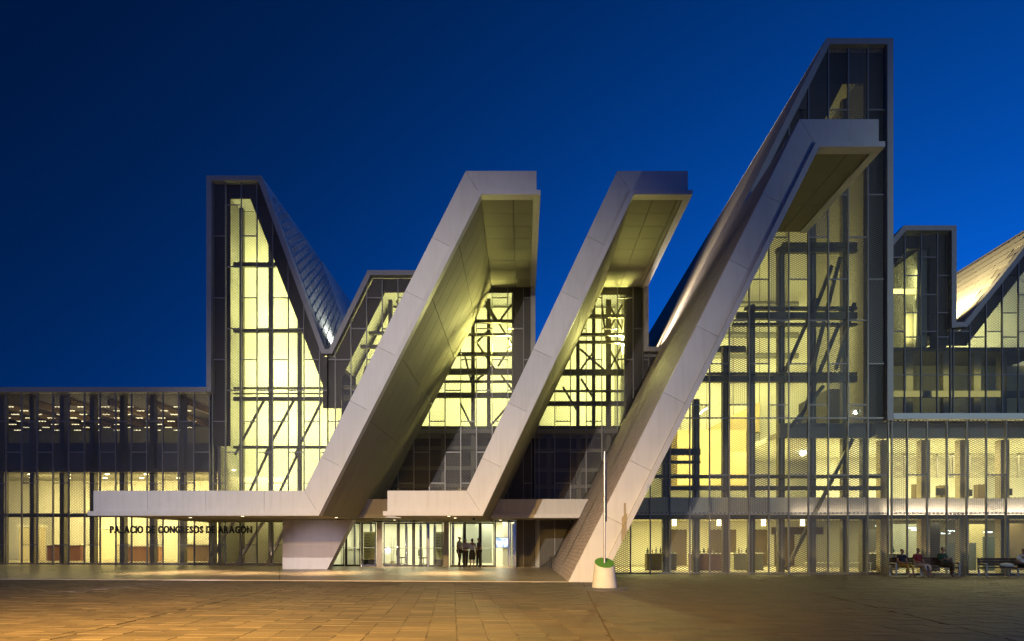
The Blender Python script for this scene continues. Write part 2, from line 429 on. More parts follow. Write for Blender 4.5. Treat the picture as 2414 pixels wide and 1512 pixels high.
# long control joints that cross the plaza
def joint_x(yy):
    return [-6.0 - 0.062 * yy + 0.0, 0.72 + 0.057 * yy, 6.0 + 0.118 * yy]
stuff = MB(); near = []
Y_EDGE = 25.05
r = 0; yy = 8.6
while yy < YB - 0.35:
    half = 16.5 + (yy - 8) * 0.85
    x = -half - (r % 2) * PW / 2
    while x < half:
        x0, x1 = x + 0.002, x + PW - 0.002; x += PW
        cxm = (x0 + x1) / 2
        if yy + PD > Y_EDGE - 0.02 and cxm < 1.75: continue
        jx = joint_x(yy); cut = False
        for j in jx:
            if x0 < j < x1:
                for a, b in ((x0, j - 0.016), (j + 0.016, x1)):
                    if b - a > 0.05: near.append((yy, (a + b) / 2, b - a))
                cut = True
        if not cut: near.append((yy, cxm, x1 - x0))
    r += 1; yy += PD
vis = [n for n in near if n[0] > 9.75 and abs(n[1] - 0.0) < (n[0]) * 0.735]
vis_set = set(sorted(vis)[:300])
for n in near:
    dz = random.uniform(-0.004, 0.004)
    if n in vis_set:
        m1 = MB(); paver_mesh(m1, n[1], n[0] + PD / 2, n[2], PD - 0.005, dz); m1.build('paver', PAV, pavement)
    else: paver_mesh(stuff, n[1], n[0] + PD / 2, n[2], PD - 0.005, dz)
stuff.build('pavers', PAV, pavement, kind='stuff')
# polished terrace in front of the entrance
TERR = mat('polished_stone', (0.30, 0.24, 0.155), 0.34, var=0.12, spec=0.5)
terrace = MB().quad((-45, Y_EDGE, gz(-45) - 0.012), (1.72, Y_EDGE, gz(1.72) - 0.012), (1.72, 42.0, gz(1.72) - 0.012), (-45, 42.0, gz(-45) - 0.012)).build('terrace', mat('terrace_joint', (0.05, 0.042, 0.03), 0.8, noise=0.1))
terrace['kind'] = 'structure'
ys = [Y_EDGE, 28.1, 31.2, 34.3, 37.4, 41.5]
for a in range(5):
    xx = 1.70
    while xx > -44:
        xl = xx - 2.6
        sk = -0.35
        y0_, y1_ = ys[a] + 0.012, ys[a + 1] - 0.012
        def tp(x, y): return x + sk * (y - Y_EDGE)
        q = [(tp(xl + 0.012, y0_), y0_), (min(tp(xx - 0.012, y0_), 1.715), y0_), (min(tp(xx - 0.012, y1_), 1.715), y1_), (tp(xl + 0.012, y1_), y1_)]
        dz = random.uniform(0.0, 0.003)
        mb = MB(); mb.v = [(x, y, gz(x) + dz) for x, y in q] + [(x, y, gz(x) - 0.011) for x, y in q]
        mb.f = [(0, 1, 2, 3), (0, 4, 5, 1), (1, 5, 6, 2), (2, 6, 7, 3), (3, 7, 4, 0)]
        mb.build('stone_slab', TERR, terrace)
        xx -= 2.6
# wedge to the right of the skewed grid
mb = MB(); q = [(1.70 - 0.35 * 0.03, Y_EDGE + 0.02), (1.715, Y_EDGE + 0.02), (1.715, 41.4), (1.70 - 0.35 * (41.4 - Y_EDGE) + 0.012, 41.4)]
mb.v = [(x, y, gz(x) + 0.0015) for x, y in q] + [(x, y, gz(x) - 0.011) for x, y in q]
mb.f = [(0, 1, 2, 3), (0, 4, 5, 1), (1, 5, 6, 2), (2, 6, 7, 3), (3, 7, 4, 0)]; mb.build('stone_slab', TERR, terrace)
kerb = MB(); kerb.bar((-45, Y_EDGE - 0.03, gz(-45) - 0.01), (1.62, Y_EDGE - 0.03, gz(1.62) - 0.01), 0.055, 0.06, up=(0, 0, 1))
kerb.build('edging', mat('edging_stone', (0.33, 0.27, 0.2), 0.5, noise=0.1), terrace)

# ------------------------------------------------------------------ common facade numbers
STEP = 0.9
XF_A = X(15, YA)
EVA = [Z(484 + 145.6 * k, YA) for k in range(7)]
ODA = [Z(557 + 145.6 * k, YA) for k in range(6)]
EVB = [Z(y, YB) for y in (260, 460, 659, 858, 986, 1120, 1210)]
ODB = [Z(y, YB) for y in (360, 560, 756, 955, 986, 1210)]
def pick(i, r, x, z): return (MESH_O, MESH_M, MESH_O, MESH_D, MESH_M, MESH_O, MESH_M)[(i * 3 + r * 2) % 7]
def pickA(i, r, x, z): return (MESH_O, MESH_M, MESH_O, MESH_M)[(i + r) % 4]
def cladding(parent, polyD, Y, dy=0.32, th=0.08, m=None, name='cladding_panel'):
    return MB().prism(P2(polyD, Y), Y + dy, Y + dy + th).build(name, m or CLAD, parent)
def pane_row(parent, poly, Y, step, x0):
    xs = [p[0] for p in poly]; x = x0
    while x < min(xs): x += step
    x -= step
    while x < max(xs):
        c = cellclip(poly, x + 0.012, x + step - 0.012, -5, 60)
        if len(c) > 2 and area(c) > 0.1: MB().quad(*[(a, Y, b) for a, b in c]).build('glass_pane', GLASS, parent)
        x += step
def column(parent, px, z0, z1, Y, wd=0.30, dp=0.30, m=None):
    x = X(px, YA) if Y >= 38 else X(px, YB)
    return MB().box(x - wd / 2, x + wd / 2, Y, Y + dp, z0, z1).build('column', m or STEEL, parent)
def beam(parent, x0, x1, z, Y, ht=0.25, dp=0.25, m=None):
    return MB().box(x0, x1, Y, Y + dp, z - ht / 2, z + ht / 2).build('beam', m or STEEL, parent)
def brace(parent, a, b, Y, wd=0.12):
    return MB().bar((a[0], Y, a[1]), (b[0], Y, b[1]), wd, wd).build('brace', STEEL, parent)
INT = (1.0, 0.95, 0.37); INTW = (1.0, 0.78, 0.30)
def area_light(name, loc, target, sx, sy, power, color):
    o = light(name, 'AREA', loc, target, power, color, shape='RECTANGLE', size=sx, size_y=sy)
    return o
def wash(xc, y, z, sx, yt, zt, power, color=INT, sy=1.6):
    """unseen area light added inside the glazing to brighten the wall behind"""
    area_light('wall_fill', (xc, y, z), (xc, yt, zt), sx, sy, power * 1.0, color)  # added fill panel that keeps the inner wall evenly bright

# ------------------------------------------------------------------ low wing on the left
xl0, xl1 = X(-110, YA), X(497, YA)
wing = thing('glass_wing', 'long low wing with a flat roof and mesh screen at the far left', 'building', ((xl0 + xl1) / 2, YA, gz(-20)))
zt = Z(927, YA)
facade(wing, [(xl0, zt), (X(494.7, YA), zt)], YA, XF_A, STEP, EVA, ODA, gz, lambda i, r, x, z: (MESH_O, MESH_M, MESH_O, MESH_M, MESH_D)[(i * 2 + r) % 5])
MB().box(xl0, X(491, YA), YA - 0.30, YA + 0.25, zt, Z(915.5, YA)).build('roof_fascia', FASCIA, wing)
MB().box(-48, xl1, YA + 0.255, 60, zt + 0.02, Z(916.5, YA)).build('roof', CLAD, wing)
zs0, zs1 = Z(1106, YA), Z(1037, YA)
MB().box(xl0, xl1, YA + 1.3, YA + 1.5, zs0, zs1).build('spandrel_wall', mat('spandrel', (0.16, 0.155, 0.165), 0.6, noise=0.08), wing)
MB().box(-48, xl1, YA + 1.5, 56, zs0 + 0.2, zs0 + 0.5).build('floor_slab', WALLG, wing)
MB().box(xl0, xl1, YA + 0.25, YA + 0.6, Z(1112, YA), Z(1104, YA)).build('beam', STEEL, wing)
MB().box(xl0, xl1, YA + 0.25, YA + 0.6, Z(1219, YA), Z(1210, YA)).build('beam', STEEL, wing)
MB().box(-48, xl1 + 3, 50.0, 50.3, -0.1, zs0 + 0.2).build('back_wall', WALLW, wing)
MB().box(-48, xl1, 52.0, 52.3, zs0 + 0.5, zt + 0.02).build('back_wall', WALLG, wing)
MB().box(-48, X(760, YA), YA + 0.7, 49.9, gz(-20) - 0.02, gz(-20) + 0.13).build('floor', FLOORI, wing)
for k in range(10):
    px = 38 + 72.6 * k - 72.6
    if px < 500: column(wing, px + 8, gz(-15), zt, YA + 1.0, 0.26, 0.4)
pane_row(wing, [(xl0, gz(-20)), (xl1, gz(-20)), (xl1, zt), (xl0, zt)], YA + 0.85, 1.8, XF_A)
# ceiling lamps of the upper storey, in rows that run back into the room
LM = MB().box(-0.42, 0.42, -0.07, 0.07, 0, 0.05)
lamp0 = None
for rr in range(8):
    for cc in range(22):
        xx = -44 + cc * 1.45; yl = YA + 2.0 + rr * 1.25
        if xx > X(455, YA) * (yl / YA) or random.random() < .05: continue
        m1 = MB().box(xx - 0.22, xx + 0.22, yl - 0.06, yl + 0.06, zt - 0.42, zt - 0.38)
        if lamp0 is None: lamp0 = m1.build('ceiling_lamp', mat('lamp_warm_strip', (.9, .8, .6), .5, emit=(1.0, .86, .52), estr=1.6), wing); base = (xx, yl)
        else:
            c = lamp0.copy(); COL.objects.link(c); c.location = lamp0.location + Vector((xx - base[0], yl - base[1], 0))
for xx in (-31.5, -27.5, -23.5, -19.8, -16.0):
    area_light('hall_light', (xx, YA + 5.0, zs0 - 0.1), (xx, YA + 5.1, 0), 3.0, 6.0, 330, INTW)
    area_light('hall_light', (xx, YA + 4.5, 4.6), (xx, 50, 2.4), 3.2, 0.6, 270, INTW)
for k in range(12):     # rafters of the upper storey
    MB().box(-46 + k * 2.35, -45.85 + k * 2.35, YA + 1.7, 51.5, zt - .36, zt - .02).build('rafter', mat('rafter_wood', (.20, .14, .08), .6), wing)
for rr in range(3):
    for cc in range(10):
        x_, y_ = -40 + cc * 2.5 + rr * .8, YA + 2.2 + rr * 2.6
        mb = MB(); mb.tube((x_, y_, zs0 + .14), (x_, y_, zs0 + .19), .13, n=10); mb.build('ceiling_lamp', LAMP, wing)
area_light('upper_room_fill', (-24, YA + 5.5, zs1 + .6), (-24, YA + 5.6, 20), 14, 5, 420, (1.0, .80, .45))  # unseen upward light added to brighten the upper ceiling and rafters
for px in (400, 470, 545, 618):     # floor uplights behind the mesh, raking up the columns and braces
    light('floor_uplight', 'SPOT', (X(px, YA) + .1, YA + .3, .25), (X(px, YA), YA + 1.0, 2.4), 60, (1.0, .74, .52), spot_size=math.radians(70), spot_blend=.6, shadow_soft_size=.04)
# stands and partitions inside the hall
for i, (px, wd, hh, yy2, c) in enumerate(((70, 1.5, 2.4, 47, (0.7, 0.62, 0.42)), (150, 2.2, 1.1, 46, (0.17, 0.07, 0.04)), (255, 1.8, 2.3, 49, (0.75, 0.7, 0.5)), (330, 2.4, 1.0, 45, (0.5, 0.25, 0.12)), (400, 1.4, 2.2, 48, (0.6, 0.6, 0.5)), (470, 1.9, 1.1, 45.5, (0.3, 0.2, 0.12)))):
    x = X(px, YA) * yy2 / YA
    t = thing('exhibition_stand', ('pale partition stand far left in the lit ground floor hall', 'reddish brown counter behind the mesh at the far left', 'tall cream partition left of the lettering', 'brown counter behind the first word of the lettering', 'grey partition behind the middle of the lettering', 'dark brown counter behind the right half of the lettering')[i], 'stand', (x, yy2, 0.2))
    mm = mat('stand_%d' % i, c, 0.6)
    MB().box(x - wd / 2, x + wd / 2, yy2, yy2 + 0.5, 0.22, 0.22 + hh * 0.93).build('body', mm, t, bevel=0.02)
    MB().box(x - wd / 2 - 0.06, x + wd / 2 + 0.06, yy2 - 0.06, yy2 + 0.56, 0.22 + hh * 0.93, 0.22 + hh).build('top', WALLW, t)

# ------------------------------------------------------------------ left tower with V roof
tw = thing('glass_tower', 'steep roofed glass tower at left with bright yellow interior', 'building', (X(620, YA), YA, gz(-14)))
R1 = P2([(497, 420), (620, 420), (768.5, 826), (773.5, 826)], YA)
facade(tw, P2([(502, 429), (611, 429), (761, 838), (773, 838)], YA), YA, XF_A, STEP, EVA, ODA, gz, pickA)
fascia(tw, P2([(491.5, 926), (491.5, 420), (620, 420), (768.5, 826), (773.4, 826)], YA), 0.27, YA - 0.28, YA + 0.2)
cladding(tw, [(501, 429), (537, 429), (537, 1050), (501, 1050)], YA)
cladding(tw, [(537.5, 429), (611, 429), (584, 462), (537.5, 462)], YA)
cladding(tw, [(611.5, 429.5), (761, 838), (757, 905), (584.5, 462)], YA)
cladding(tw, [(761, 838.5), (773, 838.5), (773, 960), (757, 960), (757, 905)], YA)
gl = P2([(537, 462), (584, 462), (757, 905), (757, 1195), (537, 1195)], YA)
pane_row(tw, gl, YA + 0.45, 1.8, XF_A)
zg = gz(-14)
xA, xB = X(505, YA), X(773, YA)
YT = YA + 3.6
MB().prism([(xA, zg), (xB - 0.05, zg), (X(764, YA), Z(830, YA)), (X(612, YA), Z(430, YA)), (xA, Z(430, YA))], YT, YT + 0.2).build('back_wall', WALLW, tw)
MB().box(xA, xA + 0.15, YA + 0.5, YT - 0.005, zg, Z(432, YA)).build('side_wall', WALLG, tw)
zz = [Z(y, YA) for y in (611, 770, 909, 934, 1050)]
for y, h in ((611, 0.24), (770, 0.19), (908, 0.10), (921, 0.06), (934, 0.22), (1050, 0.16)):
    z = Z(y, YA); xr = X(584 + (757 - 584) * max(0, min(1, (y - 462) / 443)), YA) + 0.35
    beam(tw, X(537, YA), xr, z, YA + 0.75, h, 0.22)
for k, px in enumerate((552, 622, 692)):
    ztop = Z(470 if px < 584 else 462 + (px - 584) * 443 / 173 - 10, YA)
    column(tw, px, zg, ztop, YA + 1.0, 0.21, 0.28)
    MB().box(X(px, YA) - 0.04, X(px, YA) + 0.04, YA + 0.97, YA + 0.995, zg, ztop - 0.05).build('web_plate', MULL, tw)
for a, b in (((540, 1068), (612, 932)), ((612, 1068), (684, 932)), ((684, 1068), (752, 932)), ((560, 1190), (622, 1055)), ((632, 1190), (696, 1055)), ((704, 1190), (757, 1070))):
    brace(tw, P2([a], YA)[0], P2([b], YA)[0], YA + 0.85)
for a, b in (((478, 1330), (540, 1225)), ((545, 1330), (612, 1222)), ((618, 1330), (672, 1222))):
    MB().bar((X(a[0], YA), YA + 0.85, Z(a[1], YA)), (X(b[0], YA), YA + 0.85, Z(b[1], YA)), 0.16, 0.16).build('brace', mat('pale_steelwork', (0.45, 0.42, 0.38), 0.5), tw)
for y, xr, p in ((575, 588, 105), (700, 640, 220), (840, 690, 330), (980, 740, 330), (1110, 755, 300)):
    xm = (X(540, YA) + X(xr, YA)) / 2
    wash(xm, YA + 1.5, Z(y, YA), X(xr, YA) - X(545, YA), YT, Z(y - 30, YA), p)
# the roof, clad in oblique bands of dark tiles
ROOFB = mat('roof_sheet', (0.50, 0.50, 0.47), 0.75, noise=0.08)
ROOFT = mat('roof_tile_dark', (0.27, 0.28, 0.30), 0.75, var=0.12, noise=0.1)
rp = P2([(620, 420), (768.5, 826)], YA)
a = Vector((rp[0][0], YA + 0.205, rp[0][1])); b = Vector((rp[1][0], YA + 0.205, rp[1][1]))
un = (b - a).normalized(); nn = Vector((-un.z, 0, un.x)) * -1; SL = (b - a).length
if nn.z < 0: nn = -nn
mb = MB(); D = Vector((0, 44, 0))
mb.quad(a - un * 0, b, b + D, a + D); mb.quad(a - nn * 0.2, a - nn * 0.2 + D, b - nn * 0.2 + D, b - nn * 0.2); mb.quad(a, a - nn * 0.2, b - nn * 0.2, b)
rf = mb.build('roof', ROOFB, tw)
bw_ = 0.52
for ib in range(40):
    for iv in range(9):
        # oblique bands: position along the slope falls as one goes back
        v0 = 0.35 + iv * 1.22; v1 = v0 + 1.08
        for sub in range(1):
            s0 = ib * bw_ + 0.1 - v0 * 0.55; s1 = s0 + 0.36; t0 = ib * bw_ + 0.1 - v1 * 0.55; t1 = t0 + 0.36
            if min(s0, t0) < 0.05 or max(s1, t1) > SL - 0.1: continue
            q = [a + un * s0 + Vector((0, v0, 0)), a + un * s1 + Vector((0, v0, 0)), a + un * t1 + Vector((0, v1, 0)), a + un * t0 + Vector((0, v1, 0))]
            m1 = MB(); m1.v = [tuple(p + nn * 0.03) for p in q] + [tuple(p + nn * 0.002) for p in q]
            m1.f = [(0, 1, 2, 3), (0, 4, 5, 1), (1, 5, 6, 2), (2, 6, 7, 3), (3, 7, 4, 0)]; m1.build('roof_tile', ROOFT, rf)
for dq in (3, 10): light('gutter_light', 'SPOT', (X(775, YA), YA + dq, Z(826, YA) + .9), (X(690, YA), YA + dq - 1, Z(600, YA)), 1500, (.90, .94, .80), spot_size=math.radians(140), spot_blend=.9, shadow_soft_size=.15)
MB().box(X(491.5, YA), X(620, YA), YA + 0.205, YA + 44, Z(420, YA) - 0.2, Z(420, YA) - 0.004).build('ridge_roof', ROOFB, tw)
MB().box(X(492, YA), X(492, YA) + 0.2, YA + 0.205, YA + 44, zt + 0.5, Z(420, YA) - 0.21).build('outer_wall', CLAD, tw)

# ------------------------------------------------------------------ entrance hall: two bays behind the canopies
hall = thing('entrance_hall', 'entrance hall between the left tower and tall hall, glass doors below', 'building', (X(1150, YA), YA, gz(-2)))
OB2 = P2([(913, 1157), (1100, 1157), (1455, 403), (1622, 403)], YF)
sl2 = (OB2[2][0] - OB2[1][0]) / (OB2[2][1] - OB2[1][1])
def xs3(z): return 1.636 + 0.4996 * z              # the great leaning wall
x1r = X(1257, YA); zv = OB2[1][1] + (x1r + 0.1 - OB2[1][0]) / sl2
zcan = Z(1226, YA)
zdoor = lambda x: zcan if x > X(786, YA) else gz(x)
facade(hall, P2([(773, 838), (785, 838), (877, 653), (1253, 653)], YA), YA, XF_A, STEP, EVA, ODA, zdoor, pickA)
fascia(hall, P2([(773.6, 826), (778.5, 826), (869.3, 641.7), (1262, 641.7), (1262, 905)], YA), 0.27, YA - 0.28, YA + 0.2)
z653 = Z(653, YA); xl2 = OB2[2][0] - (OB2[2][1] - z653) * sl2
zl2 = Z(831, YA)
zb2 = lambda x: max(zcan, (x - 1.636) / 0.4996) if x < X(1213, YA) or x > X(1350, YA) else zcan
facade(hall, [(x1r + 0.1, zv), (xl2, z653), (X(1516, YA), z653)], YA, XF_A, STEP, EVA, ODA, lambda x: max(zcan, (x - 1.50) / 0.4996), pickA)
facade(hall, [(X(1516.5, YA), zl2), (X(1551, YA), zl2)], YA, XF_A, STEP, EVA, ODA, lambda x: (x - 1.50) / 0.4996, pickA)
facade(hall, [(X(1216, YA), zcan), (X(1345, YA), zcan)], YA, XF_A, STEP, [], [], lambda x: max(gz(x), (x - 1.50) / 0.4996), lambda i, r, x, z: MESH_M)
fascia(hall, [(xl2 - 0.1, Z(641.7, YA)), (X(1527, YA), Z(641.7, YA)), (X(1527, YA), Z(832, YA))], 0.27, YA - 0.28, YA + 0.2)
fascia(hall, [(X(1516, YA), Z(821, YA)), (X(1556, YA), Z(821, YA))], 0.26, YA - 0.30, YA + 0.2)
# roofs of the bays, running back
for q0, q1 in (((778.5, 826), (869.3, 641.7)), ((869.3, 641.7), (1262, 641.7))):
    (xa_, za_), (xb_, zb_) = P2([q0, q1], YA)
    MB().prism([(xa_, za_ - 0.006), (xb_, zb_ - 0.006), (xb_, zb_ - 0.2), (xa_, za_ - 0.2)], YA + 0.205, 80).build('roof', ROOFB, hall)
MB().prism([(xl2, Z(642.5, YA)), (X(1527, YA), Z(642.5, YA)), (X(1527, YA), Z(652, YA)), (xl2, Z(652, YA))], YA + 0.205, 80).build('roof', ROOFB, hall)
MB().prism([(xl2 - 0.02, z653 - 0.005), (x1r + 0.1, zv), (x1r + 0.3, zv), (xl2 + 0.2, z653 - 0.005)], YA + 0.21, 80).build('roof', ROOFB, hall)
MB().box(X(1524, YA), X(1527, YA), YA + 0.21, 80, zl2, z653 - 0.01).build('outer_wall', CLAD, hall)
MB().box(X(1258, YA), X(1261, YA), YA + 0.21, 80, zv, Z(653.5, YA)).build('outer_wall', CLAD, hall)
MB().box(X(1516, YA), X(1551, YA), YA + 0.21, 80, zl2 - 0.2, zl2 + 0.05).build('gutter_roof', ROOFB, hall)
# dark cladding behind the mesh
cladding(hall, [(773.5, 838.5), (785, 838.5), (877, 653), (905, 685), (801, 889), (801, 960), (773.5, 960)], YA)
cladding(hall, [(877.5, 653), (1253, 653), (1253, 686), (905.5, 685)], YA)
cladding(hall, [(1210, 686.5), (1253, 686.5), (1253, 1176), (1210, 1176)], YA)
cladding(hall, [(790, 1018), (1209.5, 1018), (1209.5, 1176), (790, 1176)], YA, dy=2.6, m=WALLD)
pane_row(hall, P2([(801, 1019), (1209, 1019), (1209, 1176), (801, 1176)], YA), YA + 0.45, 0.9, XF_A)
for y in (1052, 1100, 1142): beam(hall, X(830, YA), X(1206, YA), Z(y, YA), YA + 0.75, 0.2, 0.2)
for px in (1040, 1112, 1184): column(hall, px, Z(1176, YA), Z(1019, YA), YA + 1.0, 0.24, 0.26)
cladding(hall, [(1254, 1018), (1530, 1018), (1445, 1215), (1254, 1215)], YA, dy=2.6, m=WALLD)
pane_row(hall, P2([(1263, 1019), (1490, 1019), (1420, 1176), (1263, 1176)], YA), YA + 0.45, 0.9, XF_A)
for y in (1058, 1105, 1145): beam(hall, X(1263, YA), X(1440, YA), Z(y, YA), YA + 0.75, 0.2, 0.2)
for px in (1296, 1368, 1440): column(hall, px, Z(1176, YA), Z(1019, YA), YA + 1.0, 0.24, 0.26)
cladding(hall, [(1395, 653), (1516, 653), (1516, 690), (1385, 690)], YA)
cladding(hall, [(1478, 690.5), (1516, 690.5), (1516, 1011), (1478, 1011)], YA)
cladding(hall, [(1516.5, 831), (1551, 831), (1460, 1010), (1516.5, 1010)][:3], YA)
cladding(hall, [(1217, 1226), (1420, 1226), (1365, 1340), (1217, 1340)], YA, m=WALLD)
pane_row(hall, P2([(801, 889), (905, 686), (1209, 686), (1209, 1011), (801, 1011)], YA), YA + 0.45, 1.8, XF_A)
pane_row(hall, [(x1r + 0.2, Z(1011, YA)), (X(1478, YA), Z(1011, YA)), (X(1478, YA), Z(690, YA)), (xl2 + 0.4, Z(690, YA)), (x1r + 0.2, zv)], YA + 0.45, 1.8, XF_A)
YM = YA + 5.0
MB().prism(P2([(790, 1005), (1251, 1005), (1251, 657), (884, 657), (790, 842)], YA), YM, YM + 0.2).build('back_wall', WALLW, hall)
MB().prism([(x1r + .35, Z(1005, YA)), (X(1522, YA), Z(1005, YA)), (X(1522, YA), Z(657, YA)), (xl2 + .3, Z(657, YA)), (x1r + .35, zv)], YM, YM + 0.2).build('back_wall', WALLW, hall)
MB().box(X(790, YA), X(1548, YA), YA + 0.55, YM - 0.01, Z(1018, YA), Z(1008, YA)).build('floor_slab', WALLG, hall)
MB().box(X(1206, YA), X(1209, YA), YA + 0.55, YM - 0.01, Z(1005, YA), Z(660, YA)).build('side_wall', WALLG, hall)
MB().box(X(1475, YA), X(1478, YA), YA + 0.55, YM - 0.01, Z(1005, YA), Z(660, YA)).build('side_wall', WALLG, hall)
# steelwork of bay 1
for y, h, xa_ in ((747, .18, 1145), (779, .14, 1130), (826, .2, 1108), (868, .34, 1085), (892, .12, 1070), (925, .3, 1058), (1005, .26, 1020)):
    beam(hall, X(xa_ - 60, YA), X(1206, YA), Z(y, YA), YA + 0.75, h, 0.24)
for px in (1112, 1150):
    column(hall, px, Z(1005, YA), Z(690, YA), YA + 1.0, 0.22, 0.26)
for a, b in (((1140, 700), (1170, 745)), ((1140, 690), (1208, 800)), ((1205, 700), (1172, 745)), ((1152, 760), (1122, 790)), ((1118, 790), (1168, 862)), ((1204, 800), (1172, 850)), ((1160, 850), (1112, 890)), ((1172, 860), (1208, 910)), ((1090, 820), (1110, 900)), ((1080, 940), (1110, 1000)), ((1150, 1000), (1206, 935))):
    brace(hall, P2([a], YA)[0], P2([b], YA)[0], YA + 1.35, 0.11)
# steelwork of bay 1 seen left of the canopy
for y, h, xa_, xb_ in ((808, .2, 842, 960), (775, .16, 862, 960), (905, .2, 802, 930), (931, .26, 802, 930)):
    beam(hall, X(xa_, YA), X(xb_, YA), Z(y, YA), YA + 0.75, h, 0.24)
column(hall, 912, Z(1005, YA), Z(692, YA), YA + 1.0, 0.22, 0.26)
for a, b in (((906, 700), (915, 760)), ((950, 720), (925, 760)), ((880, 840), (920, 780)), ((850, 850), (838, 900)), ((925, 690), (960, 760))):
    brace(hall, P2([a], YA)[0], P2([b], YA)[0], YA + 1.35, 0.11)
# bay 2
for y, h, xa_ in ((735, .2, 1420), (779, .16, 1395), (797, .14, 1390), (870, .34, 1355), (915, .1, 1330), (945, .26, 1320), (1005, .3, 1290)):
    beam(hall, X(xa_ - 70, YA), X(1475, YA), Z(y, YA), YA + 0.75, h, 0.24)
for px in (1366, 1404, 1440):
    column(hall, px, Z(1005, YA), Z(692 if px > 1400 else 790, YA), YA + 1.0, 0.2 if px != 1440 else 0.3, 0.26)
for a, b in (((1425, 700), (1436, 790)), ((1440, 695), (1474, 760)), ((1474, 700), (1444, 760)), ((1440, 800), (1470, 860)), ((1474, 800), (1440, 865)), ((1408, 810), (1372, 860)), ((1372, 808), (1434, 862)), ((1374, 880), (1406, 930)), ((1330, 900), (1366, 960))):
    brace(hall, P2([a], YA)[0], P2([b], YA)[0], YA + 1.35, 0.11)
for xm, sx, y, p in ((1160, 2.2, 740, 190), (1150, 2.6, 850, 230), (1110, 3.6, 960, 190), (940, 3.0, 760, 160), (900, 3.6, 900, 160), (1445, 1.4, 740, 170), (1420, 2.2, 850, 220), (1390, 3.2, 960, 190)):
    wash(X(xm, YA), YA + 1.9, Z(y, YA), sx, YM, Z(y - 20, YA), p)
# uplights inside the bays that rake out over the canopy soffits
area_light('uplight', (X(1199, YA), YA + 1.6, Z(800, YA)), (X(1095, YA), 36.3, 12.6), .45, .45, 1700, (1.0, .90, .28))
area_light('uplight', (X(1470, YA), YA + 1.6, Z(800, YA)), (X(1392, YA), 36.6, 14.2), .30, .30, 1700, (1.0, .90, .28))
# ------------------------------------------------------------------ back canopy over the doors
can = thing('entrance_canopy', 'low beige canopy strip above the glass doors behind the white brackets', 'canopy', (X(1120, 36.4), 36.4, 0))
YC = 36.4
for a, b in ((835, 985), (985, 1120), (1120, 1262), (1262, 1394)):
    x0, x1 = X(a, YC) + 0.008, X(b, YC) - 0.008
    zt_, zb_ = Z(1177, YC), Z(1213, YC)
    poly = [(x0, zb_), (min(x1, xs3(zb_) - 0.05), zb_), (min(x1, xs3(zt_) - 0.05), zt_), (x0, zt_)]
    MB().prism(poly, YC, YC + 0.2).build('concrete_panel', GRC, can)
zb_ = Z(1213, YC); zc_ = Z(1221.5, YC)
MB().prism([(X(835, YC), zc_), (min(X(1392, YC), xs3(zc_) - 0.05), zc_), (min(X(1392, YC), xs3(zb_) - 0.05), zb_ - 0.002), (X(835, YC), zb_ - 0.002)], YC - 0.1, YC + 0.3).build('edge_lip', GRC, can)
for k in range(9):
    for r in range(2):
        x0 = X(835, YC) + k * 1.35; x1 = min(x0 + 1.33, xs3(zc_) - 0.06)
        if x1 - x0 < 0.2: continue
        y0 = YC + 0.32 + r * 1.75
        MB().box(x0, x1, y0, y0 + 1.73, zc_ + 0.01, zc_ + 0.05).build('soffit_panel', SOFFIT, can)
MB().box(X(835, YC), 4.4, YC + 0.21, YA - 0.1, zc_ + 0.06, Z(1180, YC)).build('slab_core', GRC, can)

# ------------------------------------------------------------------ white bracket canopies
TILE = None
def tile_mat():
    m, t, N, L = nodes('ceramic_tile_cladding')
    o = N('ShaderNodeOutputMaterial'); b = N('ShaderNodeBsdfPrincipled'); L(b.outputs[0], o.inputs[0])
    tc = N('ShaderNodeTexCoord'); sp = N('ShaderNodeSeparateXYZ'); L(tc.outputs['Object'], sp.inputs[0])
    cb = N('ShaderNodeCombineXYZ'); L(sp.outputs['Y'], cb.inputs[0])
    ml = N('ShaderNodeMath'); ml.operation = 'MULTIPLY'; ml.inputs[1].default_value = 1.118; L(sp.outputs['Z'], ml.inputs[0]); L(ml.outputs[0], cb.inputs[1])
    br = N('ShaderNodeTexBrick'); L(cb.outputs[0], br.inputs['Vector']); br.inputs['Scale'].default_value = 1.0
    br.inputs['Brick Width'].default_value = 0.9; br.inputs['Row Height'].default_value = 0.16; br.inputs['Mortar Size'].default_value = 0.012
    br.inputs['Color1'].default_value = (0.46, 0.38, 0.33, 1); br.inputs['Color2'].default_value = (0.56, 0.47, 0.42, 1); br.inputs['Mortar'].default_value = (0.30, 0.25, 0.22, 1)
    br.offset_frequency = 2; br.inputs['Bias'].default_value = 0.0
    n = N('ShaderNodeTexNoise'); n.inputs['Scale'].default_value = 3; n.inputs['Detail'].default_value = 5; L(cb.outputs[0], n.inputs['Vector'])
    mr = N('ShaderNodeMapRange'); mr.inputs[3].default_value = 0.75; mr.inputs[4].default_value = 1.2; L(n.outputs[0], mr.inputs[0])
    sc = N('ShaderNodeVectorMath'); sc.operation = 'SCALE'; L(br.outputs[0], sc.inputs[0]); L(mr.outputs[0], sc.inputs['Scale'])
    L(sc.outputs[0], b.inputs['Base Color']); b.inputs['Roughness'].default_value = 0.75; b.inputs['Specular IOR Level'].default_value = 0.25
    bp = N('ShaderNodeBump'); bp.inputs['Strength'].default_value = 0.5; bp.inputs['Distance'].default_value = 0.03; L(br.outputs['Fac'], bp.inputs['Height']); bp.invert = True
    L(bp.outputs[0], b.inputs['Normal'])
    return m
TILE = tile_mat()
TH, LIP = 0.87, 0.19
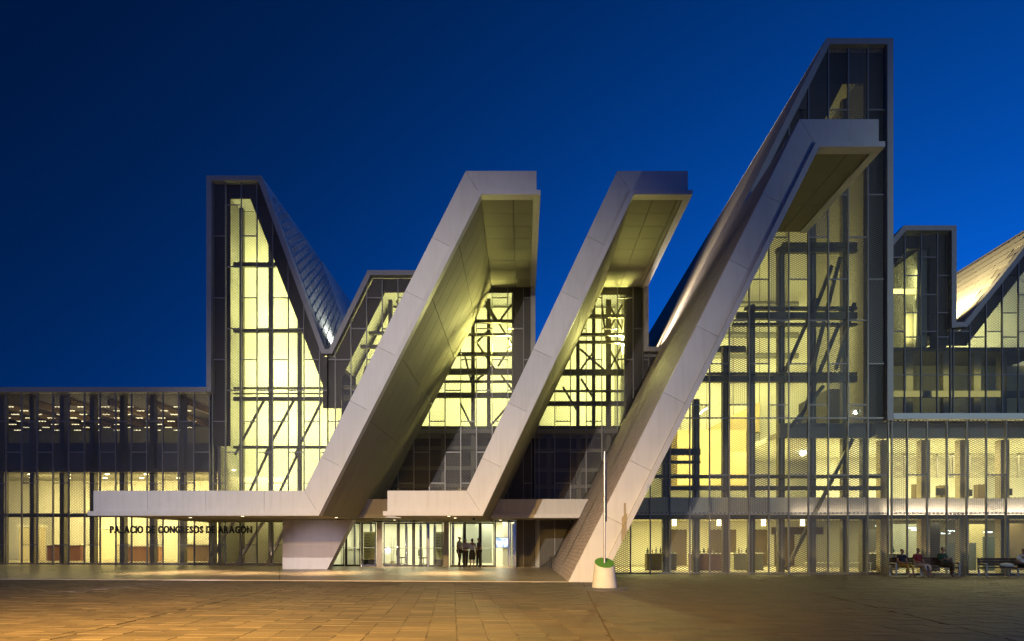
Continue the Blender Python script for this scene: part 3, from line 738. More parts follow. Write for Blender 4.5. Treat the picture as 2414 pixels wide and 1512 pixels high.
def dist_cuts(O, i, ysD, Y):
    a, b = Vector(O[i]), Vector(O[i + 1]); res = []
    for y in ysD:
        t = (Z(y, Y) - a.y) / (b.y - a.y)
        if 0.02 < t < 0.98: res.append(t * (b - a).length)
    return res
def dist_cuts_x(O, i, xsD, Y):
    return [abs(X(x, Y) - O[i][0]) for x in xsD]
b1 = thing('bracket_canopy', 'white concrete bracket canopy at left with long low arm and wall pier', 'canopy', (X(720, YF), YF, gz(-9)), 'leaning white bracket canopies')
O1 = P2([(220, 1157), (717, 1157), (1098, 403), (1265, 403)], YF)
bracket(b1, O1, TH, LIP, YF, YA - 0.02, [dist_cuts_x(O1, 0, (347.6, 485, 622.8), YF), dist_cuts(O1, 1, (560, 686, 817, 945, 1077), YF), []], 8,
        [[0, .13, .26, .39, .52, .65, .78, .91, 1], [0, .3, .5, .69, .86, 1], [0, .62, 1]], GRC)
# the pier that carries its low arm
YP = 35.7
pp = P2([(666, 1222), (833, 1222), (770, 1345), (666, 1345)], YP)
zs_ = O1[0][1] - TH - LIP + 0.03
sl_ = (pp[1][0] - pp[2][0]) / (pp[1][1] - pp[2][1])
zm = zs_ * 0.47
def pxr(z): return pp[2][0] + (z - pp[2][1]) * sl_
zb_ = gz(-11)
for za_, zz_ in ((zb_, zm - 0.003), (zm + 0.003, zs_)):
    MB().prism([(pp[0][0], za_), (pxr(za_), za_), (pxr(zz_), zz_), (pp[0][0], zz_)], YP, YP + 0.75).build('pier_block', GRC, b1)
b2 = thing('bracket_canopy', 'middle white concrete bracket canopy with short low arm over the doors', 'canopy', (X(1090, YF), YF, gz(-2)), 'leaning white bracket canopies')
bracket(b2, OB2, TH, LIP, YF, YA - 0.03, [dist_cuts_x(OB2, 0, (), YF), dist_cuts(OB2, 1, (557, 686.5, 823, 950, 1080), YF), []], 8,
        [[0, .33, .66, 1], [0, .3, .5, .69, .86, 1], [0, .42, .9, 1]], GRC)
b3 = thing('bracket_canopy', 'tallest white concrete bracket canopy, its leaning leg standing on the paving', 'canopy', (1.7, YF3, 0), 'leaning white bracket canopies')
O3 = [(xs3(-0.6), -0.6), (xs3(Z(281, YF3)), Z(281, YF3)), (X(2072, YF3), Z(281, YF3))]
bracket(b3, O3, TH, LIP, YF3, YB - 0.12, [dist_cuts(O3, 0, (457, 613, 768, 925, 1085, 1213), YF3), []], 5,
        [[0, .3, .5, .75, 1], [0, .62, 1]], TILE, ends=(False, True), flat_bottom=gz(2) - 0.01)

# ------------------------------------------------------------------ tall hall on the right
tall = thing('tall_hall', 'tallest glass hall with leaning tiled roof wall, right of centre', 'building', (X(1900, YB), YB, gz(10)))
zT = Z(98, YB); xT = xs3(zT); xR = X(2094, YB)
ins = 0.30
facade(tall, [(xs3(0) + 0.5, 0.25), (xT + 0.12, zT - 0.30), (xR - 0.02, zT - 0.30)], YB, X(2045, YB) - 20 * STEP, STEP, EVB, ODB, gz, lambda i, r, x, z: (MESH_M, MESH_O, MESH_M, MESH_O, MESH_D)[(i * 2 + r) % 5])
fascia(tall, [(xs3(0.4), 0.4), (xT, zT), (xR + 0.12, zT), (xR + 0.12, Z(992, YB))], 0.27, YB - 0.22, YB + 0.2)
# leaning tiled wall, runs far back
def lean(y0, y1, z0, z1, th, name='leaning_wall'):
    MB().prism([(xs3(z0), z0), (xs3(z1), z1), (xs3(z1) + th, z1), (xs3(z0) + th, z0)], y0, y1).build(name, TILE, tall)
lean(YB - 0.1, YB + 0.20, -0.3, Z(281, YF3), 0.25)
lean(YB + 0.205, 84, -0.3, zT - 0.01, 0.25)
MB().box(xT - 0.02, xR + 0.10, YB + 0.205, 84, zT - 0.3, zT - 0.004).build('roof', ROOFB, tall)
MB().box(xR - 0.1, xR + 0.10, YB + 0.205, 84, Z(985, YB), zT - 0.31).build('outer_wall', CLAD, tall)
def ct(poly, **k): return cladding(tall, poly, YB, **k)
ct([(2045, 108), (2091, 108), (2091, 992), (2045, 992)])
ct([(1955, 108), (2044.5, 108), (2044.5, 186), (2004, 186), (1995, 201), (1910, 201)][:4] + [(1960, 186), (1915, 186)])
zq = [186 + 40 * k for k in range(30)]
xo = lambda y: VX + xs3(Z(y, YB)) * F / YB
for ya_, yb_ in ((186.5, 430), (430.5, 700), (700.5, 990)):
    wdt = 95 if ya_ < 400 else (80 if ya_ < 650 else 60)
    ct([(xo(ya_) + 8, ya_), (xo(ya_) + wdt, ya_), (xo(yb_) + wdt, yb_), (xo(yb_) + 8, yb_)])
gp = P2([(xo(186) + 95, 186), (2045, 186), (2045, 990), (xo(990) + 60, 990)], YB)
pane_row(tall, gp, YB + 0.45, 1.8, X(2045, YB) - 18)
pane_row(tall, [(xs3(0) + 1.2, 0), (xR, 0), (xR, Z(991, YB)), (xs3(Z(991, YB)) + 1.2, Z(991, YB))], YB + 0.45, 1.8, X(2045, YB) - 18)
YTB = YB + 8.0
MB().prism([(xs3(6.4) + .3, 6.4), (xR - .12, 6.4), (xR - .12, zT - .35), (xT + .3, zT - .35)], YTB, YTB + 0.2).build('back_wall', WALLW, tall)
MB().prism([(xs3(0) + .4, gz(5)), (18.6, gz(15)), (18.6, 6.39), (xs3(6.39) + .4, 6.39)], YTB + 3, YTB + 3.2).build('back_wall', WALLW, tall)
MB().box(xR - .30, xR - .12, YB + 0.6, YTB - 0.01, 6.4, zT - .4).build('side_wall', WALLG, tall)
# dark volume at the upper right inside and the floor edges
MB().box(X(1935, YB) * (YB + 5) / YB, xR - .31, YB + 4.0, YTB - .02, Z(1012, YB), Z(872, YB)).build('service_box', WALLD, tall)
MB().prism([(X(1740, YB), Z(965, YB)), (X(1905, YB), Z(965, YB)), (X(1905, YB), Z(880, YB))], YB + 6.5, YTB - .03).build('stair_flank', mat('tan_plaster', (0.50, 0.40, 0.20), 0.8, noise=0.04), tall)
MB().box(X(1660, YB), X(1850, YB), YB + 5.5, YTB - .03, Z(1120, YB), Z(968, YB)).build('gallery_wall', mat('tan_plaster', (0.5, 0.4, 0.2)), tall)
MB().box(X(1855, YB), xR - .3, YB + 0.9, YB + 1.1, Z(1026, YB), Z(990, YB)).build('spandrel_wall', mat('spandrel_pale', (0.30, 0.29, 0.28), 0.6, noise=0.05), tall)
MB().box(xs3(3.2) + .5, xR, YB + 0.9, YB + 1.1, Z(1212, YB), Z(1170, YB)).build('parapet', mat('parapet_white', (0.74, 0.68, 0.58), 0.6, noise=0.04), tall)
MB().box(xs3(3.2) + .6, xR, YB + 1.12, YTB + 2.9, Z(1212, YB), Z(1200, YB)).build('floor_slab', WALLW, tall)
MB().box(X(1855, YB), xR, YB + 1.12, YTB + 2.9, Z(1026, YB) + 0.05, Z(1026, YB) + 0.3).build('ceiling', WALLW, tall)
MB().box(xs3(0) + .5, xR, YB + .6, YTB + 2.9, gz(8) - .1, gz(8) + .06).build('floor', FLOORI, tall)
for y, h, xl in ((560, .2, 1900), (573, .2, 1885), (713, .14, 1810), (731, .3, 1790), (752, .12, 1780), (884, .28, 1700), (871, .1, 1720), (1085, .14, 1600), (1060, .3, 1600), (1148, .2, 1610), (1218, .2, 1500), (1120, .16, 1590)):
    xr_ = X(2040, YB) if y < 1000 else (X(1662, YB) if y in (1060, 1085) else X(2098, YB))
    xl_ = max(X(xl - 40, YB), xs3(Z(y, YB)) + 0.5)
    beam(tall, xl_, xr_, Z(y, YB), YB + 0.75, h, 0.26)
MB().box(X(1715, YB), X(1795, YB), YB + 2.2, YB + 2.5, Z(792, YB) - .16, Z(792, YB) + .16).build('truss_chord', STEEL, tall)
for px, zt_ in ((1581, 1000), (1655, 930), (1727, 800), (1790, 700), (1862, 560), (1938, 440), (2018, 200), (2066, 991)):
    column(tall, px, gz(8), min(Z(zt_, YB), (X(px, YB) - 1.636) / 0.4996 - 1.0), YB + 1.0, 0.30, 0.32)
    MB().box(X(px, YB) - 0.035, X(px, YB) + 0.035, YB + 0.97, YB + 0.995, gz(8), min(Z(zt_, YB), (X(px, YB) - 1.636) / 0.4996 - 1.05)).build('web_plate', MULL, tall)
for a, b in (((1928, 880), (2000, 590)), ((1935, 730), (1980, 610)), ((1990, 860), (2035, 700)), ((1865, 870), (1945, 690)), ((1880, 1000), (1960, 900)), ((1870, 1345), (2030, 1030)), ((1900, 990), (1998, 750))):
    brace(tall, P2([a], YB)[0], P2([b], YB)[0], YB + 0.85, 0.15)
for xm, sx, y, p in ((1955, 3.0, 600, 60), (1945, 3.0, 690, 90), (1900, 4, 770, 170), (1820, 4, 860, 300), (1760, 4, 950, 300), (1670, 4, 1050, 290), (1610, 3, 1130, 210)):
    wash(X(xm, YB), YB + 2.2, Z(y, YB), sx * 0.8, YTB, Z(y - 30, YB), p, (1.0, .90, .33))
for xx in (6.0, 9.5, 13.5):
    area_light('hall_light', (xx, YB + 5.5, Z(1214, YB) - .1), (xx, YB + 5.6, 0), 2.6, 4.5, 430, (1.0, 0.84, 0.32))
for xx in (13.5,):
    area_light('hall_light', (xx, YB + 4.0, Z(1028, YB) - .05), (xx, YB + 4.1, 0), 4.5, 3.5, 340, (1.0, 0.84, 0.32))
# doors, ducts and wall panels that break up the inner walls
DKD = mat('inner_door_brown', (.14, .10, .06), .6); DUCT = mat('duct_steel', (.22, .22, .20), .4, metal=.3)
for px, wd in ((1600, 1.0), (1705, 1.6), (1790, 1.0), (1850, 1.2), (1945, 1.7), (2010, .9)):
    x_ = X(px, YB) * (YTB + 2.9) / YB; MB().box(x_ - wd / 2, x_ + wd / 2, YTB + 2.93, YTB + 2.995, gz(8) + .07, gz(8) + 2.25).build('inner_door', DKD, tall)
for y in (690, 780, 840, 905):
    z_ = Z(y, YB) * 1.0; mb = MB(); mb.tube((xs3(z_) + 2.2, YTB - .6, z_ + 2.0), (xR - 1.2, YTB - .6, z_ + 2.0), .16, n=10); mb.build('air_duct', DUCT, tall)
for k in range(9):
    x_ = 4.5 + k * 1.5; zlo = max(6.5, 0); zhi = min(23.0, (x_ - 2.6) / .4996)
    if zhi > zlo + .5: MB().box(x_ - .02, x_ + .02, YTB - .03, YTB - .002, zlo, zhi).build('wall_joint', WALLG, tall)
for px in (1640, 1760, 1880, 1985):
    x_ = X(px, YB); mb = MB(); mb.tube((x_, YB + 4.5, Z(1216, YB) - .35), (x_, YB + 4.5, Z(1216, YB)), .11, n=10); mb.build('pendant_lamp', LAMP, tall)
MB().box(X(1860, YB), X(1990, YB), YB + 2.2, YB + 2.35, Z(1212, YB) - .9, Z(1212, YB) - .55).build('hanging_panel', DKD, tall)
# small bright lamps seen through the mesh
def lamp_ball(parent, px, py, Y, r, m):
    x, z = X(px, Y), Z(py, Y)
    mb = MB(); mb.lathe([(r * 0.3, z - r, 0), (r * 0.85, z - r * 0.5, 0), (r, z, 0), (r * 0.85, z + r * 0.5, 0), (r * 0.3, z + r, 0)], x, Y, 12)
    return mb.build('wall_lamp', m, parent, smooth=True)
LAMPW = mat('lamp_white_glow', (0.9, 0.9, 0.85), 0.5, emit=(0.95, 1.0, 0.85), estr=14.0)
lamp_ball(tall, 1893, 1068, YB + 6.0, 0.17, LAMPW); lamp_ball(tall, 2076, 1098, YB + 5.0, 0.17, LAMPW)
for px, py in ((1764, 1058), (1783, 1051), (1806, 1040), (1673, 1228), (1700, 1222)):
    lamp_ball(tall, px, py, YB + 4.5, 0.06, LAMP)
MB().bar((X(1695, YB), YB + 4.4, Z(942, YB)), (X(1733, YB), YB + 4.9, Z(914, YB)), 0.07, 0.07).build('strip_lamp', LAMPW, tall)
for yq, pq in ((41.3, 12000), (44.5, 5000)):
    light('gutter_light', 'SPOT', (7.25, yq, zl2 + 0.30), (xs3(18.5), yq, 18.5), pq, (1.0, 0.88, 0.58), spot_size=math.radians(64), spot_blend=0.9, shadow_soft_size=0.1)

light('gutter_light', 'SPOT', (7.2, 40.9, zl2 + 0.6), (xs3(17.5), 35.5, 17.5), 5200, (1.0, 0.90, 0.74), spot_size=math.radians(80), spot_blend=1.0, shadow_soft_size=.12)  # extra lamp added to brighten the forward part of the leaning wall
# ------------------------------------------------------------------ right wing: low block in front, hall with zigzag roof behind
rw = thing('exhibition_wing', 'right wing with white framed terrace and zigzag roofed hall above', 'building', (X(2260, YB), YB, gz(20)))
xE = X(2480, YB); zF = Z(990, YB)
facade(rw, [(xR + 0.14, zF), (xE, zF)], YB, X(2045, YB) - 20 * STEP, STEP, [Z(1120, YB), Z(1210, YB)], [Z(1210, YB)], gz, lambda i, r, x, z: (MESH_O, MESH_M, MESH_O, MESH_D, MESH_O)[(i * 2 + r) % 5])
MB().box(xR + 0.125, xE, YB - 0.24, YB + 0.25, zF + 0.002, zF + 0.17).build('roof_fascia', mat('frame_white', (0.66, 0.69, 0.66), 0.5, noise=0.04), rw)
MB().box(xR + 0.125, xE, YB - 0.18, YB + 0.25, zF + 0.172, Z(976, YB)).build('roof_fascia', MATS['frame_white'], rw)
MB().box(xR + 0.125, xE, YB + 0.255, YAR - 0.3, zF + 0.05, zF + 0.15).build('terrace_roof', CLAD, rw)
MB().box(xR + 0.005, xE, YB + 0.9, YB + 1.1, Z(1026, YB), zF).build('spandrel_wall', MATS['spandrel_pale'], rw)
MB().box(xR + 0.005, xE, YB + 0.9, YB + 1.1, Z(1212, YB), Z(1172, YB)).build('parapet', MATS['parapet_white'], rw)
MB().box(xR + 0.005, 36, YB + 1.12, YB + 11, Z(1026, YB) + .05, Z(1026, YB) + .3).build('ceiling', WALLW, rw)
MB().box(xR + 0.005, 36, YB + 1.12, YB + 11, Z(1212, YB), Z(1200, YB)).build('floor_slab', WALLW, rw)
MB().box(xR + 0.005, 36, YB + 9.0, YB + 9.2, Z(1199, YB), Z(1026, YB) + .04).build('back_wall', WALLW, rw)
MB().box(xR + 0.005, 36, YB + 9.0, YB + 9.2, gz(20), Z(1213, YB)).build('back_wall', WALLG, rw)
MB().box(xR + 0.005, 36, YB + .6, YB + 8.9, gz(20) - .1, gz(20) + .08).build('floor', FLOORI, rw)
MB().box(xR + 0.005, xE, YB + .7, YB + .95, Z(1222, YB), Z(1213.5, YB)).build('beam', STEEL, rw)
TANC = mat('tan_column', (0.42, 0.36, 0.25), 0.6, noise=0.05)
for px in (2118, 2218, 2313, 2412):
    column(rw, px, gz(20), Z(1028, YB), YB + 1.2, 0.42, 0.4, TANC)
pane_row(rw, [(xR + .15, gz(20)), (xE, gz(20)), (xE, zF), (xR + .15, zF)], YB + 0.6, 1.85, X(2118, YB))
for xx, p in ((18.5, 340), (21.5, 430), (24.5, 430), (28, 430)):
    area_light('hall_light', (xx, YB + 4.5, Z(1028, YB) - .05), (xx, YB + 4.6, 0), 2.6, 5.0, p, (1.0, 0.86, 0.40))
    area_light('hall_light', (xx, YB + 4.5, Z(1214, YB) - .1), (xx, YB + 4.6, 0), 2.6, 4.0, 190, (1.0, 0.86, 0.44))
for px, Y_, wd, hh, c in ((2060, YB + 4.6, 1.5, 2.2, (.10, .10, .09)), (2150, YB + 5.4, 1.9, 2.5, (.30, .33, .30)), (2195, YB + 3.0, .9, 2.5, (.06, .06, .07)), (2265, YB + 4.4, 1.6, 1.5, (.12, .14, .16)), (2300, YB + 5.6, 1.2, 2.5, (.45, .42, .25)), (2350, YB + 3.8, 1.3, 1.8, (.10, .13, .12)), (2410, YB + 4.2, 1.5, 2.5, (.20, .16, .10))):
    x_ = X(px, Y_); MB().box(x_ - wd / 2, x_ + wd / 2, Y_, Y_ + .12, gz(20) + .085, gz(20) + hh).build('partition', mat('partition_%d' % px, c, .5, noise=.15, scale=4), rw)
for px, py in ((2150, 1245), (2160, 1250), (2230, 1258), (2245, 1252), (2330, 1255), (2075, 1240)):
    x_, z_ = X(px, YB + 3.6), Z(py, YB + 3.6); MB().box(x_ - .22, x_ + .22, YB + 3.6, YB + 3.66, z_ - .03, z_ + .03).build('strip_lamp', mat('strip_cool', (.8, .9, 1), .4, emit=(.75, .9, 1.0), estr=2.5), rw)
# floor uplights in front of the columns, behind the mesh
for px in (2128, 2228, 2323, 1868, 1945, 1660, 1590):
    light('floor_uplight', 'SPOT', (X(px, YB) + 0.1, YB + 0.35, 0.05), (X(px, YB), YB + 1.1, 2.2), 70, (1.0, 0.72, 0.40), spot_size=math.radians(60), spot_blend=0.5, shadow_soft_size=0.04)
for xa_, xb_, p in ((12.6, 16.4, 28), (16.9, 20.4, 70), (20.6, 24.2, 70)):     # light strips that wash the white parapets
    area_light('parapet_strip', ((xa_ + xb_) / 2, YB + .62, Z(1211, YB)), ((xa_ + xb_) / 2, YB + .9, Z(1188, YB)), xb_ - xa_, .06, p * .5, (1.0, .80, .62))
# upper hall
hx = lambda p: X(p, YAR)
def facR(prof): facade(rw, P2(prof, YAR), YAR, hx(2132), STEP, [Z(y, YAR) for y in (560, 650, 738, 795, 884)], [Z(y, YAR) for y in (607, 695, 782, 884)], lambda x: 5.0, pickA)
facR([(2090, 590), (2128, 550), (2239, 550)])
facR([(2240, 776), (2272, 776), (2470, 527)])
fascia(rw, P2([(2090, 578), (2124.5, 537), (2248, 537), (2248, 776)], YAR), 0.27, YAR - 0.28, YAR + 0.2)
fascia(rw, P2([(2248.2, 763), (2267.5, 763), (2470, 508)], YAR), 0.27, YAR - 0.28, YAR + 0.2)
q = P2([(2267.5, 763), (2470, 508)], YAR)
RTILE = mat('roof_tile_pale', (0.55, 0.51, 0.40), 0.8, var=0.05, noise=0.03)
mb = MB().prism([q[0], q[1], (q[1][0] + .2, q[1][1] - .2), (q[0][0] + .2, q[0][1] - .2)], YAR + 0.205, 84); rf2 = mb.build('roof', mat('roof_pale', (0.50, 0.45, 0.34), 0.5), rw)
A = Vector((q[0][0], 0, q[0][1])); Bv = Vector((q[1][0], 0, q[1][1])); un = (Bv - A).normalized(); nn = Vector((-un.z, 0, un.x)); SL = (Bv - A).length
for iu in range(11):
    for iv in range(14):
        s0 = iu * 0.72 + 0.02; s1 = s0 + 0.69; v0 = YAR + .25 + iv * 1.6 + (iu % 2) * .8; v1 = v0 + 1.57
        if s1 > SL: continue
        qq = [A + un * s0 + Vector((0, v0, 0)), A + un * s1 + Vector((0, v0, 0)), A + un * s1 + Vector((0, v1, 0)), A + un * s0 + Vector((0, v1, 0))]
        m1 = MB(); hs = (0.010, 0.028, 0.028, 0.010)
        m1.v = [tuple(p + nn * h) for p, h in zip(qq, hs)] + [tuple(p + nn * 0.002) for p in qq]
        m1.f = [(0, 1, 2, 3), (0, 4, 5, 1), (1, 5, 6, 2), (2, 6, 7, 3), (3, 7, 4, 0)]; m1.build('roof_tile', RTILE, rf2)
MB().box(hx(2248), hx(2267.5), YAR + .205, 84, Z(763, YAR) - .2, Z(763, YAR) - .01).build('gutter_roof', ROOFB, rw)
MB().box(hx(2245), hx(2247.8), YAR + .205, 84, Z(763, YAR), Z(540, YAR)).build('outer_wall', CLAD, rw)
MB().box(hx(2124.5), hx(2247), YAR + .205, 84, Z(539, YAR) - .2, Z(539, YAR)).build('ridge_roof', ROOFB, rw)
def cr(poly): cladding(rw, poly, YAR)
cr([(2201, 550), (2239, 550), (2239, 815), (2201, 815)]); cr([(2128, 550), (2200.5, 550), (2200.5, 579), (2148, 579), (2109, 625), (2092, 640), (2092, 592)])
cr([(2239.5, 777), (2272, 777), (2287, 811), (2239.5, 811)]); cr([(2272.5, 776), (2470, 528), (2470, 575), (2287.5, 811)])
pane_row(rw, P2([(2092, 640), (2148, 580), (2200, 580), (2200, 985), (2092, 985)], YAR), YAR + .45, 1.8, hx(2132))
pane_row(rw, P2([(2201, 815), (2287, 812), (2470, 576), (2470, 985), (2201, 985)], YAR), YAR + .45, 1.8, hx(2132))
YR = YAR + 4.5
MB().prism(P2([(2092, 818), (2244, 818), (2244, 545), (2125, 545), (2092, 585)], YAR), YR, YR + .2).build('back_wall', WALLW, rw)
MB().prism(P2([(2246, 818), (2560, 818), (2560, 545), (2460, 528), (2276, 768), (2246, 775)], YAR), YR, YR + .2).build('back_wall', WALLW, rw)
MB().box(hx(2092), hx(2560), YR - .5, YR - .3, 6.5, Z(819, YAR)).build('back_wall', mat('olive_wall', (0.34, 0.31, 0.16), 0.7, noise=0.05), rw)
MB().box(hx(2092), hx(2500), YAR + .6, YR - .55, Z(820, YAR), Z(812, YAR)).build('floor_slab', STEEL, rw)
beam(rw, hx(2092), hx(2480), Z(922, YAR), YAR + .75, .35, .25); beam(rw, hx(2092), hx(2240), Z(676, YAR), YAR + .75, .3, .25)
for px in (2112, 2168, 2258, 2332, 2395): MB().box(hx(px) - .2, hx(px) + .2, YAR + 1, YAR + 1.35, 6.5, Z(720 if px < 2240 else 815, YAR)).build('column', STEEL, rw)
MB().box(hx(2178), hx(2200), YAR + 0.6, YR - .6, Z(811, YAR), Z(580, YAR)).build('side_wall', WALLG, rw)
for xm, sx, y, p in ((2145, 1.6, 660, 130), (2140, 1.6, 760, 130), (2380, 3.2, 740, 260), (2150, 2, 900, 26), (2300, 4, 900, 55)):
    wash(hx(xm), YAR + .7, Z(y, YAR), sx, YR, Z(y - 10, YAR), p)
for dy in (2.5, 7.5, 14):
    light('roof_floodlight', 'SPOT', (hx(2251), YAR + dy, Z(763, YAR) + .9), (hx(2380), YAR + dy, Z(640, YAR)), 4200, (1.0, 0.82, 0.45), spot_size=math.radians(140), spot_blend=0.6, shadow_soft_size=0.1)
# ------------------------------------------------------------------ entrance doors and lobby
zg = gz(-3); zh = Z(1232, YA)
LOBW = mat('lobby_white', (0.80, 0.79, 0.70), 0.6, noise=0.02)
def door(x0, x1, zb, zt_, Y, yaw=0.0):
    fr = 0.055
    mb = MB()
    mb.box(x0, x0 + fr, Y, Y + 0.06, zb, zt_); mb.box(x1 - fr, x1, Y, Y + 0.06, zb, zt_)
    mb.box(x0 + fr, x1 - fr, Y, Y + 0.06, zt_ - 0.09, zt_); mb.box(x0 + fr, x1 - fr, Y, Y + 0.06, zb, zb + 0.10)
    d = mb.build('door', DOORF, hall)
    MB().quad((x0 + fr, Y + 0.03, zb + 0.1), (x1 - fr, Y + 0.03, zb + 0.1), (x1 - fr, Y + 0.03, zt_ - 0.09), (x0 + fr, Y + 0.03, zt_ - 0.09)).build('door_pane', DGLASS, d)
    mb = MB(); mb.tube((x0 + 0.04, Y - 0.07, zb + 1.06), (x1 - 0.04, Y - 0.07, zb + 1.06), 0.018, n=8)
    mb.bar((x0 + 0.04, Y - 0.07, zb + 1.06), (x0 + 0.02, Y + 0.0, zb + 1.16), 0.02); mb.bar((x1 - 0.04, Y - 0.07, zb + 1.06), (x1 - 0.02, Y + 0.0, zb + 1.16), 0.02)
    mb.build('push_bar', CHROME, d)
    return d
leaves = [(777, 812), (816, 850), (853, 887), (904, 938), (940, 974), (976, 1008), (1010, 1044), (1060, 1094), (1096, 1131), (1133, 1166)]
for a, b in leaves: door(X(a, YA) + .01, X(b, YA) - .01, gz(X(a, YA)) + .005, zh, YA - 0.02)
for a, b in ((889, 901), (1046, 1058)):
    MB().box(X(a, YA), X(b, YA), YA - 0.12, YA + 0.12, gz(X(a, YA)), zh + 0.02).build('door_post', GRC, hall)
for px in (814, 851.5, 939, 975, 1009, 1095, 1132, 1167.5, 1199):
    mb = MB().box(X(px, YA) - .035, X(px, YA) + .035, YA + .06, YA + .30, gz(X(px, YA)), zh + .18); mb.build('steel_fin', CHROME if px in (1009, 1199, 851.5) else DOORF, hall)
MB().box(X(777, YA), X(1215, YA), YA - .02, YA + .05, zh + .02, zh + .12).build('door_head', DOORF, hall)
# one leaf stands open, seen edge on
mb = MB(); xo_ = X(1203, YA)
mb.bar((xo_, YA - .02, zg), (xo_, YA - .02, zh), .06, .05); mb.bar((xo_ + .28, YA - .80, zg), (xo_ + .28, YA - .80, zh), .06, .05)
mb.bar((xo_ + .02, YA - .06, zg + .05), (xo_ + .26, YA - .75, zg + .05), .05, .09, up=(0, 0, 1)); mb.bar((xo_ + .02, YA - .06, zh - .05), (xo_ + .26, YA - .75, zh - .05), .05, .09, up=(0, 0, 1))
d = mb.build('door', CHROME, hall, label='open glass door leaf')
MB().quad((xo_ + .02, YA - .06, zg + .1), (xo_ + .26, YA - .75, zg + .1), (xo_ + .26, YA - .75, zh - .1), (xo_ + .02, YA - .06, zh - .1)).build('door_pane', DGLASS, d)
mb = MB(); mb.tube((xo_ - .05, YA - .06, zg + 1.06), (xo_ + .18, YA - .78, zg + 1.06), .02, n=8); mb.build('push_bar', CHROME, d)
MB().box(X(1208, YA), X(1216, YA), YA - .10, YA + .25, zg, zh + .1).build('door_post', CHROME, hall)
# lobby room
YL = YA + 6.5; x0l, x1l = X(765, YA), X(1262, YA)
MB().box(x0l, x1l, YA + .08, YL, zg - .15, zg + .008).build('lobby_floor', mat('lobby_floor_stone', (0.55, 0.52, 0.42), 0.2, noise=0.04), hall)
MB().box(x0l, x1l, YA + .31, YL, zh + .2, zh + .35).build('lobby_ceiling', LOBW, hall)
MB().box(x0l, x1l, YL + .005, YL + .2, zg - .1, zh + .35).build('lobby_wall', LOBW, hall)
MB().box(x0l - .2, x0l - .01, YA + .31, YL, zg - .1, zh + .35).build('lobby_wall', LOBW, hall)
MB().box(x1l + .01, x1l + .2, YA + .31, YL, zg - .1, zh + .35).build('lobby_wall', LOBW, hall)
MB().box(X(1185, 43.5), X(1222, 43.5), 43.5, 43.7, zg, zh + .19).build('lobby_wall', LOBW, hall)
FROST = mat('frosted_panel', (0.62, 0.66, 0.60), 0.35, noise=0.05, scale=1.5)
MB().box(X(1088, 43), X(1160, 43), 43.0, 43.06, zg + .15, zh + .1).build('frosted_screen', FROST, hall)
for px in (836, 875, 958, 992, 1025, 1068):
    mb = MB(); mb.tube((X(px, 42.3), 42.3, zg), (X(px, 42.3), 42.3, zh + .2), .10, n=16, cap=False); mb.build('steel_column', CHROME, hall, smooth=True)
BOARD = mat('sign_board_olive', (0.40, 0.38, 0.20), 0.5)
INK = mat('sign_ink', (0.10, 0.10, 0.06), 0.6)
for i, (a, b) in enumerate(((857, 884), (1026, 1046))):
    bd = thing('notice_board', ('olive notice board with lines of text behind the left glass doors', 'olive notice board with lines of text beside the middle white door post')[i], 'notice board', (X((a + b) / 2, 42), 42, zg))
    MB().box(X(a, 42), X(b, 42), 42.0, 42.06, zg + .4, zg + 2.05).build('board', BOARD, bd)
    MB().box(X(a, 42) - .03, X(b, 42) + .03, 42.0, 42.10, zg + .012, zg + .395).build('foot', DOORF, bd)
    mb = MB()
    for k, wdt in enumerate((.8, .55, .6, .45, .75, .5, .6)):
        zz_ = zg + 1.85 - k * .17; xs_ = X(a, 42) + .06; L_ = (X(b, 42) - X(a, 42)) * wdt
        mb.box(xs_, xs_ + L_ * .8, 41.99, 41.997, zz_, zz_ + .035)
    mb.build('text_line', INK, bd)
sc_ = thing('wall_screen', 'lit bluish white screen on the lobby wall right of the standing people', 'screen', (X(1184, 43.4), 43.4, zg + 1.5))
def screen_mat():
    m, t, N, L = nodes('screen_picture')
    o = N('ShaderNodeOutputMaterial'); e = N('ShaderNodeEmission'); L(e.outputs[0], o.inputs[0])
    tc = N('ShaderNodeTexCoord'); n = N('ShaderNodeTexNoise'); n.inputs['Scale'].default_value = 3.5; n.inputs['Detail'].default_value = 3; L(tc.outputs['Object'], n.inputs['Vector'])
    cr = N('ShaderNodeValToRGB'); cr.color_ramp.elements[0].position = .38; cr.color_ramp.elements[0].color = (.25, .45, .75, 1); cr.color_ramp.elements[1].position = .55; cr.color_ramp.elements[1].color = (.95, .97, 1, 1)
    L(n.outputs[0], cr.inputs[0]); L(cr.outputs[0], e.inputs[0]); e.inputs[1].default_value = 1.3
    return m
MB().box(X(1169, 43.4) - .03, X(1198, 43.4) + .03, 43.40, 43.46, Z(1291, 43.4) - .03, Z(1268, 43.4) + .03).build('bezel', DOORF, sc_)
MB().box(X(1169, 43.4), X(1198, 43.4), 43.392, 43.399, Z(1291, 43.4), Z(1268, 43.4)).build('display', screen_mat(), sc_)
for xx in (-9.6, -7.0, -4.4, -1.9):
    area_light('lobby_light', (xx, YA + 3.6, zh + .17), (xx, YA + 3.61, 0), 1.8, 4.5, 150, (1.0, .93, .60))
